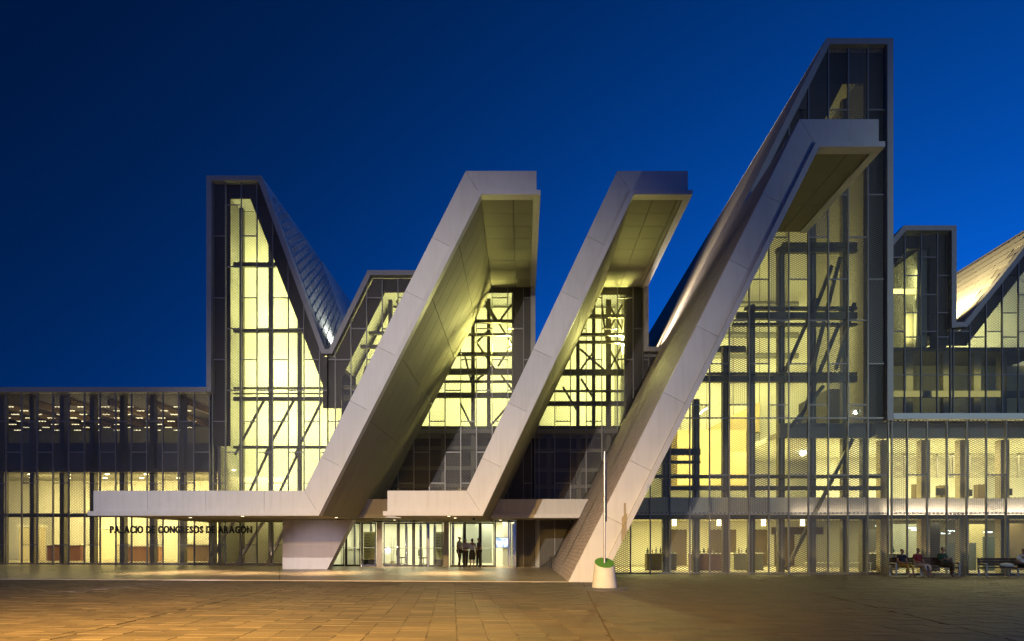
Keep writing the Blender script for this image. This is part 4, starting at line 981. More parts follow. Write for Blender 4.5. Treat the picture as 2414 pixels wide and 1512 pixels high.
# desk, chairs and plant
DARK = mat('black_plastic', (0.02, 0.02, 0.022), 0.5)
def office_chair(x, y, z, rot, label):
    t = thing('office_chair', label, 'chair', (x, y, z), 'office chairs in the lobby'); t.rotation_euler.z = 0
    c, s = math.cos(rot), math.sin(rot)
    def R(a, b): return (x + a * c - b * s, y + a * s + b * c)
    mb = MB()
    for (a, b) in ((-.22, -.22),): pass
    q = [R(-.23, -.22), R(.23, -.22), R(.23, .22), R(-.23, .22)]
    mb.v = [(p[0], p[1], z + .44) for p in q] + [(p[0], p[1], z + .51) for p in q]; mb.f = [(3, 2, 1, 0), (4, 5, 6, 7), (0, 1, 5, 4), (1, 2, 6, 5), (2, 3, 7, 6), (3, 0, 4, 7)]
    mb.build('seat', DARK, t, bevel=.02)
    mb = MB(); q = [R(-.21, .20), R(.21, .20), R(.21, .25), R(-.21, .25)]
    mb.v = [(p[0], p[1], z + .58) for p in q] + [(p[0], p[1], z + .98) for p in q]; mb.f = [(3, 2, 1, 0), (4, 5, 6, 7), (0, 1, 5, 4), (1, 2, 6, 5), (2, 3, 7, 6), (3, 0, 4, 7)]
    mb.build('backrest', DARK, t, bevel=.02)
    p = R(0, .24); mb = MB(); mb.bar((*p, z + .45), (*p, z + .75), .05, .02); mb.build('back_bar', DARK, t)
    mb = MB(); mb.tube((x, y, z + .10), (x, y, z + .44), .025); mb.build('post', CHROME, t)
    mb = MB()
    for k in range(5):
        a = 2 * math.pi * k / 5 + rot; mb.bar((x, y, z + .11), (x + .28 * math.cos(a), y + .28 * math.sin(a), z + .06), .035)
        mb.tube((x + .28 * math.cos(a), y + .28 * math.sin(a) - .02, z + .035), (x + .28 * math.cos(a), y + .28 * math.sin(a) + .02, z + .035), .035, n=8)
    mb.build('star_base', DARK, t)
zl_ = zg + .008
office_chair(X(946, 42.8), 42.8, zl_, 2.2, 'black swivel chair beside the leftmost door of the middle group')
office_chair(X(998, 42.4), 42.4, zl_, 1.0, 'black swivel chair with raised backrest behind the middle doors')
tb = thing('lobby_desk', 'small pale desk beside the notice board near the middle white post', 'desk', (X(1037, 43), 43, zl_))
MB().box(X(1022, 43), X(1050, 43), 43, 43.6, zl_ + .70, zl_ + .75).build('top', LOBW, tb)
MB().box(X(1024, 43), X(1048, 43), 43.04, 43.07, zl_ + .2, zl_ + .70).build('front_panel', LOBW, tb)
for a in (1024, 1047):
    for b in (43.1, 43.55): MB().box(X(a, 43), X(a, 43) + .04, b, b + .04, zl_, zl_ + .70).build('leg', CHROME, tb)
lk = thing('reception_counter', 'long low white counter in the lobby behind the left doors', 'counter', (X(820, 44), 44, zl_))
MB().box(X(790, 44), X(848, 44), 44.0, 44.6, zl_, zl_ + .95).build('body', LOBW, lk); MB().box(X(788, 44), X(850, 44), 43.93, 44.66, zl_ + .955, zl_ + 1.0).build('top', CHROME, lk)
pl = thing('lobby_plant', 'thin tall bamboo like plant behind the left leaf of the middle doors', 'plant', (X(925, 42), 42, zl_))
PLM = mat('dry_leaf', (0.16, 0.15, 0.05), 0.7); xx, yy_ = X(925, 42), 42.0
mb = MB(); mb.lathe([(.10, zl_, 0), (.15, zl_ + .28, 0), (.13, zl_ + .285, 0), (.12, zl_ + .25, 0)], xx, yy_, 14); mb.build('pot', LOBW, pl)
mb = MB()
for k in range(6):
    a = k * 1.1; mb.tube((xx + .04 * math.cos(a), yy_ + .04 * math.sin(a), zl_ + .2), (xx + .18 * math.cos(a), yy_ + .18 * math.sin(a), zl_ + 1.5 + .12 * (k % 3)), .009, .004, n=5)
mb.build('stem', PLM, pl)
for k in range(34):
    a = random.uniform(0, 6.28); zc = zl_ + random.uniform(.7, 1.75); r_ = .05 + .13 * (zc - zl_) / 1.6; p = Vector((xx + r_ * math.cos(a), yy_ + r_ * math.sin(a), zc)); dr = Vector((math.cos(a + .5) * .16, math.sin(a + .5) * .16, random.uniform(-.05, .12)))
    sd = Vector((-dr.y, dr.x, 0)).normalized() * .016; MB().quad(tuple(p), tuple(p + dr * .5 + sd), tuple(p + dr), tuple(p + dr * .5 - sd)).build('leaf', PLM, pl)

# ------------------------------------------------------------------ lettering under the long canopy arm
LETT = mat('sign_letter_black', (0.012, 0.012, 0.014), 0.5)
sign = thing('lettering_sign', 'black capital lettering hanging in front of the mesh under the low arm', 'sign', (X(434, YA), YA - .35, Z(1257, YA)))
txt = 'PALACIO DE CONGRESOS DE ARAGÓN'
Hc = Z(1240.5, YA) - Z(1256.5, YA)
glyphs = []; cx_ = 0.0
for ch in txt:
    acute = ch == 'Ó'; ch = 'O' if acute else ch
    if ch == ' ': cx_ += .36; continue
    cu = bpy.data.curves.new('letter', 'FONT'); cu.body = ch; cu.size = 1.0; cu.extrude = 0.04; cu.offset = 0.034; cu.resolution_u = 3
    ob = bpy.data.objects.new('letter', cu); COL.objects.link(ob)
    dg = bpy.context.evaluated_depsgraph_get(); me = bpy.data.meshes.new_from_object(ob.evaluated_get(dg)); bpy.data.objects.remove(ob)
    if acute:
        bm = bmesh.new(); bm.from_mesh(me); xm = sum(v.co.x for v in bm.verts) / len(bm.verts)
        vs = [bm.verts.new((xm + a, b, c)) for c in (-.04, .04) for a, b in ((-.06, .76), (.04, .76), (.16, .92), (.04, .92))]
        for f in ((0, 1, 2, 3), (7, 6, 5, 4), (0, 4, 5, 1), (1, 5, 6, 2), (2, 6, 7, 3), (3, 7, 4, 0)): bm.faces.new([vs[i] for i in f])
        bm.to_mesh(me); bm.free()
    xs_ = [v.co.x for v in me.vertices]; glyphs.append((me, cx_ - min(xs_), min(v.co.y for v in me.vertices))); cx_ += max(xs_) - min(xs_) + .085
Wt = X(601, YA) - X(268, YA); sx_ = Wt / cx_; sz_ = Hc / 0.70
for me, ox, _ in glyphs:
    me.transform(Matrix(((sx_, 0, 0, ox * sx_ + X(268, YA) - sign.location.x), (0, 0, -1, 0), (0, sz_, 0, 0), (0, 0, 0, 1))))
    me.materials.clear(); me.materials.append(LETT); me.name = 'letter'
    o = bpy.data.objects.new('letter', me); COL.objects.link(o); o.parent = sign
for dz in (.08, Hc - .08):
    mb = MB(); mb.tube((X(266, YA), YA - .30, Z(1257, YA) + dz), (X(603, YA), YA - .30, Z(1257, YA) + dz), .010, n=6); mb.build('rail', MULL, sign)
for px in (300, 400, 500, 590):
    mb = MB(); mb.bar((X(px, YA), YA - .29, Z(1249, YA)), (X(px, YA), YA - .07, Z(1249, YA)), .02); mb.build('fixing', MULL, sign)

# ------------------------------------------------------------------ downlights in the soffits
def downlight(parent, px, py, zs, power=9):
    Y = (zs - EYE) * F / (VY - py); x = X(px, Y)
    if Y > YA - .2: Y = YA - .4; x = X(px, Y)
    mb = MB(); mb.tube((x, Y, zs - .012), (x, Y, zs + .02), .085, n=14); d = mb.build('downlight', CHROME, parent)
    mb = MB(); mb.tube((x, Y, zs - .016), (x, Y, zs - .0125), .065, n=12); mb.build('lens', LAMP, d)
    light('downlight_lamp', 'SPOT', (x, Y, zs - .03), (x, Y, 0), power * 85, (1.0, .70, .38), spot_size=math.radians(95), spot_blend=.7, shadow_soft_size=.05)
zs1_ = O1[0][1] - TH - LIP * .78
for p in ((383, 1216), (449, 1220), (542, 1214.5), (572, 1217), (754, 1216), (793, 1220)): downlight(b1, *p, zs1_)
for p in ((1058, 1217), (1073, 1221)): downlight(b2, *p, zs1_)
for p in ((930, 1226), (1100, 1226.5), (1180, 1227)): downlight(can, *p, zc_ + .01, 5)  # the middle one is added to brighten the people at the doors
dm = thing('dome_camera', 'small black dome camera under the tip of the middle low arm', 'security camera', (X(1117, 31.5), 31.5, zs1_))
xx = X(1117, 31.5)
mb = MB(); mb.tube((xx, 31.5, zs1_ - .05), (xx, 31.5, zs1_ + .02), .075, n=14); mb.build('collar', LOBW, dm)
mb = MB(); mb.lathe([(.01, zs1_ - .16, 0), (.05, zs1_ - .14, 0), (.068, zs1_ - .09, 0), (.07, zs1_ - .052, 0)], xx, 31.5, 14); mb.build('dome', DARK, dm, smooth=True)

# ------------------------------------------------------------------ signpost on the plaza
YS = 20.9; xs_ = X(1425, YS); zg_ = gz(xs_)
tot = thing('signpost', 'grey pole with narrow dark sign blade rising from a round white concrete foot', 'signpost', (xs_, YS, zg_))
def slant(mb, prof, n=36):
    i = len(mb.v)
    for r_, z_, sh in prof:
        for k in range(n):
            a = 2 * math.pi * k / n; mb.v.append((xs_ + r_ * math.cos(a), YS + r_ * math.sin(a), z_ + sh * r_ * math.sin(a) - .12 * sh * r_ * math.cos(a)))
    for m_ in range(len(prof) - 1):
        for k in range(n):
            j = (k + 1) % n; b_ = i + m_ * n; mb.f.append((b_ + k, b_ + j, b_ + n + j, b_ + n + k))
    mb.f.append(tuple(reversed(range(i, i + n)))); e_ = i + (len(prof) - 1) * n; mb.f.append(tuple(range(e_, e_ + n))); return mb
FOOT = mat('foot_concrete', (0.52, 0.50, 0.46), 0.75, noise=.10, scale=4, bump=.15)
slant(MB(), [(.375, zg_ + .07, 0), (.372, zg_ + .12, 0), (.345, zg_ + .36, .05), (.318, zg_ + .58, .2), (.292, zg_ + .78, .42), (.286, zg_ + .80, .47)]).build('foot', FOOT, tot)
GREEN = mat('green_enamel', (0.07, 0.21, 0.025), 0.4, noise=.05)
slant(MB(), [(.288, zg_ + .803, .48), (.288, zg_ + .818, .48)]).build('green_cap', GREEN, tot)
mb = MB(); mb.lathe([(.70, zg_ + .0, 0), (.70, zg_ + .02, 0), (.62, zg_ + .062, 0), (.40, zg_ + .072, 0)], xs_, YS, 40); mb.build('base_plate', mat('base_steel', (.09, .085, .085), .6, noise=.1), tot)
ztop = Z(1064.7, YS)
mb = MB(); mb.tube((xs_, YS, zg_ + .75), (xs_, YS, ztop), .034, n=16); mb.build('pole', mat('brushed_steel', (.50, .49, .48), .35, metal=.7), tot, smooth=False)
z0_, z1_ = Z(1230, YS), Z(1090, YS)
NAVY = mat('navy_blade', (.012, .013, .028), .4)
mb = MB(); mb.v = [(xs_ + .045, YS - .02, z0_), (xs_ + .075, YS - .02, z0_), (xs_ + .075, YS + .50, z0_), (xs_ + .045, YS + .50, z0_), (xs_ + .045, YS - .02, z1_), (xs_ + .075, YS - .02, z1_), (xs_ + .075, YS + .50, z1_ - .3), (xs_ + .045, YS + .50, z1_ - .3)]
mb.f = [(0, 3, 2, 1), (4, 5, 6, 7), (0, 1, 5, 4), (1, 2, 6, 5), (2, 3, 7, 6), (3, 0, 4, 7)]; mb.build('sign_blade', NAVY, tot)
mb = MB()
for k in range(26):
    if k in (8, 17): continue
    zz_ = z0_ + .12 + k * .055; mb.box(xs_ + .042, xs_ + .0445, YS + .15, YS + .31, zz_, zz_ + .03)
mb.build('text_line', mat('sign_text_white', (.55, .55, .6), .6), tot)
for zz_ in (z0_ + .2, z1_ - .2):
    mb = MB(); mb.tube((xs_ + .02, YS, zz_), (xs_ + .05, YS, zz_), .02, n=8); mb.build('clamp', MULL, tot)

# bollard by the leaning wall
bo = thing('bollard', 'short dark steel bollard beside the foot of the leaning tiled wall', 'bollard', (X(1298, 38.2), 38.2, gz(1.5)))
xb_ = X(1298, 38.2)
mb = MB(); mb.lathe([(.06, gz(1.5), 0), (.055, gz(1.5) + .60, 0), (.045, gz(1.5) + .66, 0), (.01, gz(1.5) + .68, 0)], xb_, 38.2, 14); mb.build('post', DARK, bo)
mb = MB(); mb.lathe([(.085, gz(1.5), 0), (.085, gz(1.5) + .02, 0)], xb_, 38.2, 14); mb.build('flange', STEEL, bo)

# ------------------------------------------------------------------ benches
WOOD = mat('dark_wood', (0.06, 0.028, 0.017), 0.55, var=.15, noise=.2, scale=6, stretch=(1, 12, 12))
ALU = mat('bench_steel', (.34, .34, .36), .4, metal=.5)
YBN = 30.55
def bench(x0, L_, label):
    zb_ = gz(x0 + L_ / 2); t = thing('park_bench', label, 'bench', (x0 + L_ / 2, YBN, zb_), 'benches along the mesh facade')
    for k in range(4):
        y_ = YBN - .02 + k * .115; MB().box(x0 + .02, x0 + L_ - .02, y_, y_ + .10, zb_ + .40, zb_ + .44).build('seat_slat', WOOD, t)
    for k in range(3):
        z_ = zb_ + .50 + k * .115; y_ = YBN + .45 + k * .022; MB().box(x0 + .02, x0 + L_ - .02, y_, y_ + .03, z_, z_ + .105).build('back_slat', WOOD, t)
    for xx in (x0, x0 + L_ / 2 - .03, x0 + L_ - .06):
        fr_ = MB(); fr_.box(xx, xx + .06, YBN - .06, YBN, zb_, zb_ + (.62 if xx != x0 + L_ / 2 - .03 else .40)); fr_.build('leg', ALU, t)
        fr_ = MB(); fr_.bar((xx + .03, YBN + .47, zb_), (xx + .03, YBN + .56, zb_ + .84), .06, .05); fr_.build('leg', ALU, t)
        if xx != x0 + L_ / 2 - .03: MB().box(xx, xx + .06, YBN + .002, YBN + .50, zb_ + .57, zb_ + .615).build('armrest', ALU, t)
        MB().box(xx + .005, xx + .055, YBN + .002, YBN + .47, zb_ + .35, zb_ + .395).build('seat_rail', ALU, t)
    return t
xb0 = X(2110, YBN); bench(xb0, 2.82, 'dark wooden bench with metal frame carrying three seated people')
xb1 = X(2323, YBN); bench(xb1, 2.82, 'dark wooden bench at the right edge with a white bag on it')
bg_ = thing('bag', 'crumpled white bag lying on the right hand bench', 'bag', (X(2380, YBN), YBN + .2, gz(21) + .44))
def blob(parent, name, c, r, m, seed, n=14, rows=8, rough=.12):
    rnd = random.Random(seed); mb = MB(); i = 0
    for a in range(rows + 1):
        th = math.pi * a / rows
        for k in range(n):
            ph = 2 * math.pi * k / n; f = 1 + rnd.uniform(-rough, rough)
            mb.v.append((c[0] + r[0] * math.sin(th) * math.cos(ph) * f, c[1] + r[1] * math.sin(th) * math.sin(ph) * f, max(c[2] - r[2] * .7, c[2] + r[2] * math.cos(th) * f)))
    for a in range(rows):
        for k in range(n):
            j = (k + 1) % n; mb.f.append((a * n + k, a * n + n + k, a * n + n + j, a * n + j))
    return mb.build(name, m, parent, smooth=True)
blob(bg_, 'sack', (X(2380, YBN), YBN + .2, gz(21) + .44 + .07), (.32, .16, .10), mat('white_plastic_bag', (.55, .53, .52), .5, noise=.1), 3)
mb = MB(); xq = X(2380, YBN)
for k in range(6):
    a0, a1 = math.pi * k / 6, math.pi * (k + 1) / 6; mb.tube((xq + .09 * math.cos(a0), YBN + .2, gz(21) + .57 + .05 * math.sin(a0)), (xq + .09 * math.cos(a1), YBN + .2, gz(21) + .57 + .05 * math.sin(a1)), .008, n=5)
mb.build('handle', MATS['white_plastic_bag'], bg_)

# ------------------------------------------------------------------ people
SKIN = mat('skin', (.36, .20, .14), .55)
def skinned(name, parent, pts, edges, m, root=0, sub=1):
    """pts: {key: (Vector, rx, ry)}; one continuous surface grown on the skeleton"""
    keys = list(pts); idx = {k: i for i, k in enumerate(keys)}; off = parent.location
    me = bpy.data.meshes.new(name); me.from_pydata([tuple(pts[k][0]) for k in keys], [(idx[a], idx[b]) for a, b in edges], [])
    bm = bmesh.new(); bm.from_mesh(me); ly = bm.verts.layers.skin.verify(); bm.verts.ensure_lookup_table()
    for k in keys:
        v = bm.verts[idx[k]]; v[ly].radius = (pts[k][1], pts[k][2]); v[ly].use_root = (idx[k] == root)
    bm.to_mesh(me); bm.free(); me.materials.append(m)
    o = bpy.data.objects.new(name, me); COL.objects.link(o); o.parent = parent
    s = o.modifiers.new('skin', 'SKIN'); s.use_smooth_shade = True; s.branch_smoothing = .3
    if sub: u = o.modifiers.new('sub', 'SUBSURF'); u.levels = sub; u.render_levels = sub
    return o
def person(loc, rot, label, J, top, legs, hair, h=1.70, sleeve=.6, leglen=1.0, skirt=None, shoes=(.03, .025, .02), group=None, lanyard=False, hairlong=False):
    """J: joints in metres for a 1.70 m figure facing -y, origin at the ground below the pelvis"""
    t = thing('person', label, 'person', loc, group); t.rotation_euler.z = rot
    s = h / 1.70; V = {k: Vector(v) * s for k, v in J.items()}
    class Z0: location = Vector((0, 0, 0))
    R = lambda a, b=None: (a * s, (b or a) * s)
    hd = V['head']; up = (hd - V['neck']).normalized(); fw = Vector(J.get('face', (0, -1, 0))).normalized()
    side = up.cross(fw).normalized()
    pts = {'pel': (V['pel'], *R(.125, .095)), 'spine': (V['spine'], *R(.118, .085)), 'chest': (V['chest'], *R(.135, .095)), 'neckb': (V['neck'] - up * .03 * s, *R(.058)), 'neck': (V['neck'] + up * .03 * s, *R(.05)),
           'jaw': (hd - up * .055 * s + fw * .02 * s, *R(.058, .066)), 'mid': (hd + up * .02 * s, *R(.074, .088)), 'crown': (hd + up * .085 * s - fw * .01 * s, *R(.058, .070)),
           'nose': (hd + fw * .088 * s - up * .005 * s, *R(.014)), 'nosetip': (hd + fw * .108 * s - up * .02 * s, *R(.011)),
           'earl': (hd + side * .08 * s, *R(.014, .02)), 'earr': (hd - side * .08 * s, *R(.014, .02))}
    E = [('pel', 'spine'), ('spine', 'chest'), ('chest', 'neckb'), ('neckb', 'neck'), ('neck', 'jaw'), ('jaw', 'mid'), ('mid', 'crown'), ('mid', 'nose'), ('nose', 'nosetip'), ('mid', 'earl'), ('mid', 'earr')]
    for q in 'lr':
        sh, el, wr, ha = V['sh' + q], V['el' + q], V['wr' + q], V['ha' + q]
        hi, kn, an, to = V['hi' + q], V['kn' + q], V['an' + q], V['to' + q]
        pts.update({'sh' + q: (sh, *R(.056)), 'ua' + q: (sh.lerp(el, .5), *R(.047)), 'el' + q: (el, *R(.038)), 'fa' + q: (el.lerp(wr, .4), *R(.038)), 'wr' + q: (wr, *R(.026, .022)), 'ha' + q: (ha, *R(.036, .020)),
                    'hi' + q: (hi, *R(.088)), 'th' + q: (hi.lerp(kn, .45), *R(.076)), 'kn' + q: (kn, *R(.053)), 'ca' + q: (kn.lerp(an, .35), *R(.052)), 'an' + q: (an, *R(.034)), 'to' + q: (to, *R(.036, .026))})
        E += [('chest', 'sh' + q), ('sh' + q, 'ua' + q), ('ua' + q, 'el' + q), ('el' + q, 'fa' + q), ('fa' + q, 'wr' + q), ('wr' + q, 'ha' + q), ('pel', 'hi' + q), ('hi' + q, 'th' + q), ('th' + q, 'kn' + q), ('kn' + q, 'ca' + q), ('ca' + q, 'an' + q), ('an' + q, 'to' + q)]
        d = (ha - wr).normalized(); sd = d.cross(Vector((0, 1, .3))).normalized()
        for f_, (o_, L1) in enumerate(((-.030, .065), (-.010, .078), (.010, .073), (.028, .058))):
            b_ = ha + sd * o_ * s + d * .03 * s; k1, k2 = 'f%d%s' % (f_, q), 'g%d%s' % (f_, q)
            pts[k1] = (b_ + d * L1 * .5 * s, *R(.009)); pts[k2] = (b_ + d * L1 * s + fw * .012 * s, *R(.008)); E += [('ha' + q, k1), (k1, k2)]
        pts['t' + q] = (wr.lerp(ha, .6) - sd * .05 * s + d * .02 * s, *R(.010)); pts['u' + q] = (wr.lerp(ha, .9) - sd * .06 * s + d * .05 * s, *R(.009)); E += [('wr' + q, 't' + q), ('t' + q, 'u' + q)]
    par = t
    body = skinned('body', par, pts, E, SKIN)
    # shirt
    cp = {'pel': (V['pel'] + Vector((0, 0, .02)), *R(.140, .112)), 'spine': (V['spine'], *R(.134, .104)), 'chest': (V['chest'], *R(.150, .112)), 'neckb': (V['neck'] - up * .055 * s, *R(.072))}
    ce = [('pel', 'spine'), ('spine', 'chest'), ('chest', 'neckb')]
    for q in 'lr':
        sh, el, wr = V['sh' + q], V['el' + q], V['wr' + q]
        cp['sh' + q] = (sh, *R(.068)); cp['sl' + q] = (sh.lerp(el, min(1, sleeve)), *R(.058)); ce += [('chest', 'sh' + q), ('sh' + q, 'sl' + q)]
        if sleeve > 1: cp['sm' + q] = (el.lerp(wr, sleeve - 1), *R(.046)); ce += [('sl' + q, 'sm' + q)]
    skinned('shirt', par, cp, ce, top)
    if skirt:
        mb = MB(); z0_ = V['hil'].z; p = V['pel']; rows = []
        for z_, rx, ry in ((p.z + .08 * s, .135, .10), (p.z - .06 * s, .175, .135), (p.z - .25 * s, .185, .15), (p.z - .46 * s, .18, .15)):
            for k in range(18):
                a = 2 * math.pi * k / 18; mb.v.append((p.x + rx * s * math.cos(a), p.y + ry * s * math.sin(a), z_))
        for a_ in range(3):
            for k in range(18): j = (k + 1) % 18; mb.f.append((a_ * 18 + k, a_ * 18 + 18 + k, a_ * 18 + 18 + j, a_ * 18 + j))
        me = bpy.data.meshes.new('skirt'); me.from_pydata(mb.v, [], mb.f); me.materials.append(legs); o = bpy.data.objects.new('skirt', me); COL.objects.link(o); o.parent = t
    else:
        cp = {'pel': (V['pel'], *R(.136, .108))}; ce = []
        for q in 'lr':
            hi, kn, an = V['hi' + q], V['kn' + q], V['an' + q]
            cp['hi' + q] = (hi, *R(.100)); cp['th' + q] = (hi.lerp(kn, .45), *R(.090)); cp['kn' + q] = (kn, *R(.068)); cp['ca' + q] = (kn.lerp(an, .5 * leglen), *R(.064)); cp['hm' + q] = (kn.lerp(an, leglen), *R(.056))
            ce += [('pel', 'hi' + q), ('hi' + q, 'th' + q), ('th' + q, 'kn' + q), ('kn' + q, 'ca' + q), ('ca' + q, 'hm' + q)]
        skinned('trousers', par, cp, ce, legs)
    SH = mat('shoe_%.2f' % shoes[0], shoes, .5)
    for q in 'lr':
        an, to = V['an' + q], V['to' + q]
        skinned('shoe', par, {'a': (an + Vector((0, 0, -.03)), *R(.043)), 'b': (an.lerp(to, .5) + Vector((0, 0, -.01)), *R(.046, .036)), 'c': (to, *R(.042, .030))}, [('a', 'b'), ('b', 'c')], SH)
    hp = {'a': (hd + up * .10 * s - fw * .015 * s, *R(.066, .076)), 'b': (hd + up * .045 * s - fw * .045 * s, *R(.080, .066)), 'c': (hd - up * .035 * s - fw * .055 * s, *R(.060, .045))}
    he = [('a', 'b'), ('b', 'c')]
    if hairlong: hp['d'] = (hd - up * .13 * s - fw * .06 * s, *R(.06, .04)); he.append(('c', 'd'))
    skinned('hair', par, hp, he, hair)
    ey = MB()
    for sgn in (-1, 1):
        c = hd + fw * .083 * s + side * .030 * sgn * s + up * .022 * s; ey.box(c.x - .008, c.x + .008, c.y - .008, c.y + .008, c.z - .005, c.z + .005)
    me = bpy.data.meshes.new('eyes'); me.from_pydata(ey.v, [], ey.f); me.materials.append(INK); o = bpy.data.objects.new('eyes', me); COL.objects.link(o); o.parent = t
    return t
def standing(lean=0.0, arms='down', twist=0.0, face=(0, -1, 0), step=.08):
    J = dict(pel=(0, 0, .94), spine=(0, .01, 1.12), chest=(0, .01, 1.32), neck=(0, 0, 1.47), head=(0, -.01, 1.585), face=face)
    for q, s in (('l', 1), ('r', -1)):
        J['sh' + q] = (s * .18, .01, 1.39); J['hi' + q] = (s * .09, 0, .90); J['kn' + q] = (s * .10, -.02 + s * step * .4, .49); J['an' + q] = (s * .11, .02 + s * step, .085); J['to' + q] = (s * .125, -.13 + s * step, .035)
        if arms == 'down': J['el' + q] = (s * .235, .03, 1.12); J['wr' + q] = (s * .235, -.05, .88); J['ha' + q] = (s * .23, -.07, .81)
        elif arms == 'front': J['el' + q] = (s * .24, .02, 1.12); J['wr' + q] = (s * .08, -.22, 1.10); J['ha' + q] = (s * .01, -.24, 1.12)
        elif arms == 'mixed':
            if s > 0: J['el' + q] = (s * .25, .02, 1.12); J['wr' + q] = (s * .18, -.23, 1.18); J['ha' + q] = (s * .14, -.28, 1.23)
            else: J['el' + q] = (s * .235, .03, 1.12); J['wr' + q] = (s * .235, -.04, .88); J['ha' + q] = (s * .23, -.06, .81)
    return J
def seated(arms='lap', legs='open', lean=.0, face=(0, -1, 0), knee=(0, 0)):
    J = dict(pel=(0, .0, .53), spine=(0, .06, .70), chest=(0, .08 - lean, .90), neck=(0, .06 - lean, 1.05), head=(0, .03 - lean, 1.165), face=face)
    for q, s in (('l', 1), ('r', -1)):
        J['sh' + q] = (s * .18, .08 - lean, .97); J['hi' + q] = (s * .09, -.02, .51)
        J['kn' + q] = (s * .12 + knee[0], -.42, .50); J['an' + q] = (s * .11 + knee[1], -.46, .085); J['to' + q] = (s * .12 + knee[1] * 1.1, -.60, .035)
        J['el' + q] = (s * .24, .03 - lean * .6, .70); J['wr' + q] = (s * .10, -.20, .64); J['ha' + q] = (s * .04, -.27, .63)
        if arms == 'crossed': J['wr' + q] = (-s * .02, -.14, .76); J['ha' + q] = (-s * .09, -.15, .78)
    if legs == 'crossed':
        J['knl'] = (.02, -.43, .58); J['anl'] = (-.16, -.60, .26); J['tol'] = (-.21, -.70, .20); J['hil'] = (.09, -.02, .53)
    return J
def cloth(name, c): return MATS.get('cloth_' + name) or mat('cloth_' + name, c, .85, noise=.12, scale=7, bump=.2, bscale=30)
HD = mat('dark_hair', (.02, .014, .010), .5, noise=.2, scale=20); HG = mat('brown_hair', (.07, .04, .022), .5, noise=.2, scale=20)
def on(px, Y): x = X(px, Y); return (x, Y, gz(x) + .003)
person(on(1083, 39.0), math.radians(70), 'man in pale shirt and dark trousers at the left of the group by the doors', standing('', 'down', face=(0, -1, 0)), cloth('pale', (.62, .62, .62)), cloth('black', (.015, .015, .018)), HD, 1.74, sleeve=.6, group='people talking at the doors')
person(on(1097, 38.6), math.radians(20), 'person in pale shirt and black trousers with folded arms, second from left at doors', standing('', 'front'), cloth('white', (.78, .76, .74)), cloth('black', ()), HD, 1.64, sleeve=1.3, group='people talking at the doors')
person(on(1113, 38.5), math.radians(200), 'woman in white blouse and black knee skirt standing before the doors', standing('', 'mixed', step=.05), cloth('white', ()), cloth('black', ()), HD, 1.63, sleeve=.9, skirt=True, group='people talking at the doors', hairlong=True)
person(on(1129, 39.2), math.radians(-60), 'man in grey shirt and black trousers at the right of the group by doors', standing('', 'mixed'), cloth('grey', (.20, .19, .20)), cloth('black', ()), HD, 1.70, sleeve=.6, group='people talking at the doors')
def seat(px, rot, *a, **k): x = X(px, YBN); return person((x, YBN + .20, gz(x) + .003), rot, *a, **k)
seat(2134, math.radians(8), 'person in navy top and yellow cropped trousers on the left of the bench', seated('lap', knee=(.06, .10), face=(.5, -1, 0)), cloth('navy', (.012, .014, .03)), cloth('yellow', (.42, .30, .06)), HG, 1.62, sleeve=.55, leglen=.55, group='people on the benches')
seat(2172, math.radians(14), 'person in red top and white cropped trousers in the middle of the bench', seated('lap', knee=(.06, .12), face=(-.3, -1, 0)), cloth('red', (.20, .022, .025)), cloth('offwhite', (.50, .46, .46)), HG, 1.66, sleeve=.8, leglen=.5, group='people on the benches')
seat(2231, math.radians(18), 'man in dark green shirt with crossed legs at the right of the bench', seated('crossed', 'crossed', knee=(.05, .04), face=(.4, -1, 0)), cloth('green', (.022, .06, .028)), cloth('olive', (.06, .05, .03)), HD, 1.74, sleeve=1.3, group='people on the benches')
seat(2418, math.radians(-5), 'person in white top cut by the right edge of the picture', seated('lap', lean=.12), cloth('white', ()), cloth('black', ()), HG, 1.68, sleeve=.8, group='people on the benches')

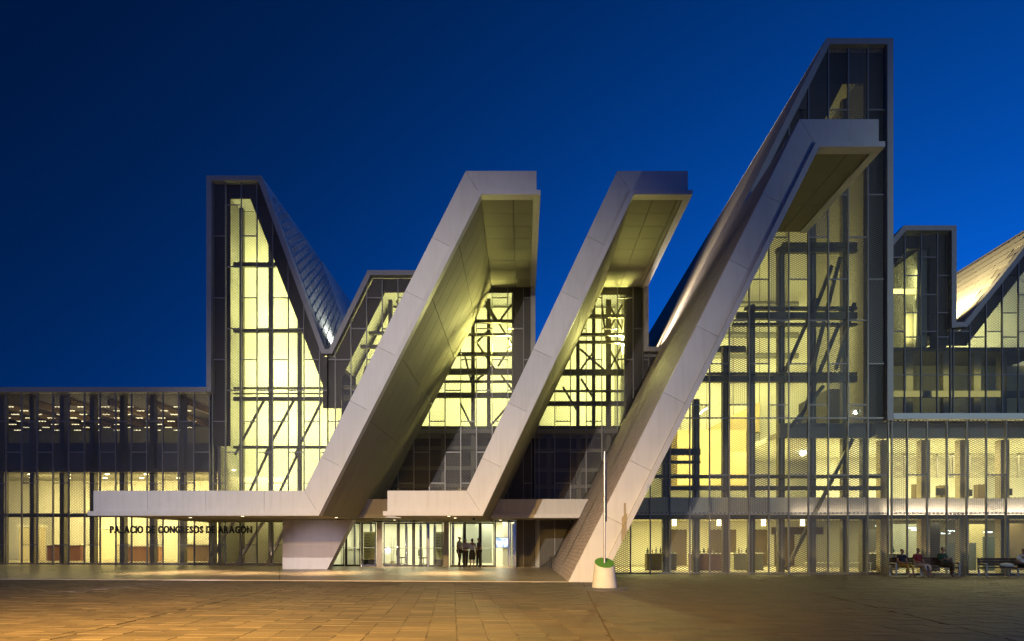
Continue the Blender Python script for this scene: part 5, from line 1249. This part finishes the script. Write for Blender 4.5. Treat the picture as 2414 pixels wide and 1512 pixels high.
# ------------------------------------------------------------------ furniture seen through the mesh on the right
def table_set(px, Y, label, c, short):
    x = X(px, Y); z = gz(9) + .06
    t = thing('display_counter', label, 'counter', (x, Y, z)); m_ = mat('counter_%d' % px, c, .6)
    MB().box(x - .75, x + .75, Y, Y + .6, z, z + .82).build('body', m_, t); MB().box(x - .80, x + .80, Y - .05, Y + .65, z + .825, z + .87).build('top', LOBW, t)
    rnd = random.Random(px)
    for k in range(7):
        a = x - .65 + k * .21; r_ = rnd.uniform(.03, .06); hh = rnd.uniform(.14, .38)
        mb = MB(); mb.lathe([(r_, z + .872, 0), (r_, z + .872 + hh * .6, 0), (r_ * .45, z + .872 + hh * .75, 0), (r_ * .4, z + .872 + hh, 0)], a, Y + .3 + rnd.uniform(-.15, .15), 10); o = mb.build('bottle', mat('bottle_%d' % (k % 3), ((.03, .05, .03), (.15, .1, .05), (.3, .3, .3))[k % 3], .25), None)
        tag(o, '%s bottle on the %s' % (('leftmost', 'second', 'third', 'middle', 'third from right', 'second from right', 'rightmost')[k], short), 'bottle', 'bottles on the counters behind the mesh')
table_set(1560, YB + 3.4, 'olive counter behind the mesh next to the leaning leg', (.16, .14, .07), 'olive counter beside the leaning leg')
table_set(1665, YB + 3.0, 'red brown counter behind the mesh right of the leaning leg', (.20, .09, .06), 'red brown counter behind the mesh')
table_set(1765, YB + 3.6, 'grey green counter behind the mesh below the tall hall', (.22, .22, .17), 'grey green counter below the tall hall')
table_set(2085, YB + 4.0, 'dark counter behind the mesh left of the bench', (.05, .05, .05), 'dark counter left of the bench')
for i, px in enumerate((1930, 2020)):
    x = X(px, YB + 1.9); z = gz(13) + .06; Y = YB + 1.9
    t = thing('low_table', ('low white table behind the mesh under the diagonal brace', 'low white table behind the mesh left of the first bench')[i], 'table', (x, Y, z))
    MB().box(x - .62, x + .62, Y - .25, Y + .25, z + .42, z + .46).build('top', LOBW, t)
    for a in (-.58, .54):
        for b in (-.22, .18): MB().box(x + a, x + a + .04, Y + b, Y + b + .04, z, z + .42).build('leg', LOBW, t)
for i, (px, Y) in enumerate(((2232, YB + 3.2), (2290, YB + 4.0), (2385, YB + 3.4))):
    x = X(px, Y); z = Z(1200, YB)
    t = thing('office_desk', ('desk with dark screen on the upper floor above the first bench', 'desk with dark screen on the upper floor between the two benches', 'desk with dark screen on the upper floor above the right bench')[i], 'desk', (x, Y, z))
    MB().box(x - .7, x + .7, Y, Y + .7, z + .70, z + .74).build('top', WALLG, t)
    for a in (-.66, .60): MB().box(x + a, x + a + .06, Y + .05, Y + .65, z, z + .70).build('leg', STEEL, t)
    MB().box(x - .35, x + .25, Y + .3, Y + .34, z + .86, z + 1.22).build('monitor', DARK, t); MB().box(x - .1, x + .0, Y + .33, Y + .38, z + .745, z + .90).build('monitor_stand', DARK, t)
    MB().box(x - .9, x - .45, Y + 1.2, Y + 1.6, z, z + 1.5).build('cabinet', mat('cabinet_brown', (.12, .09, .05), .6), t)
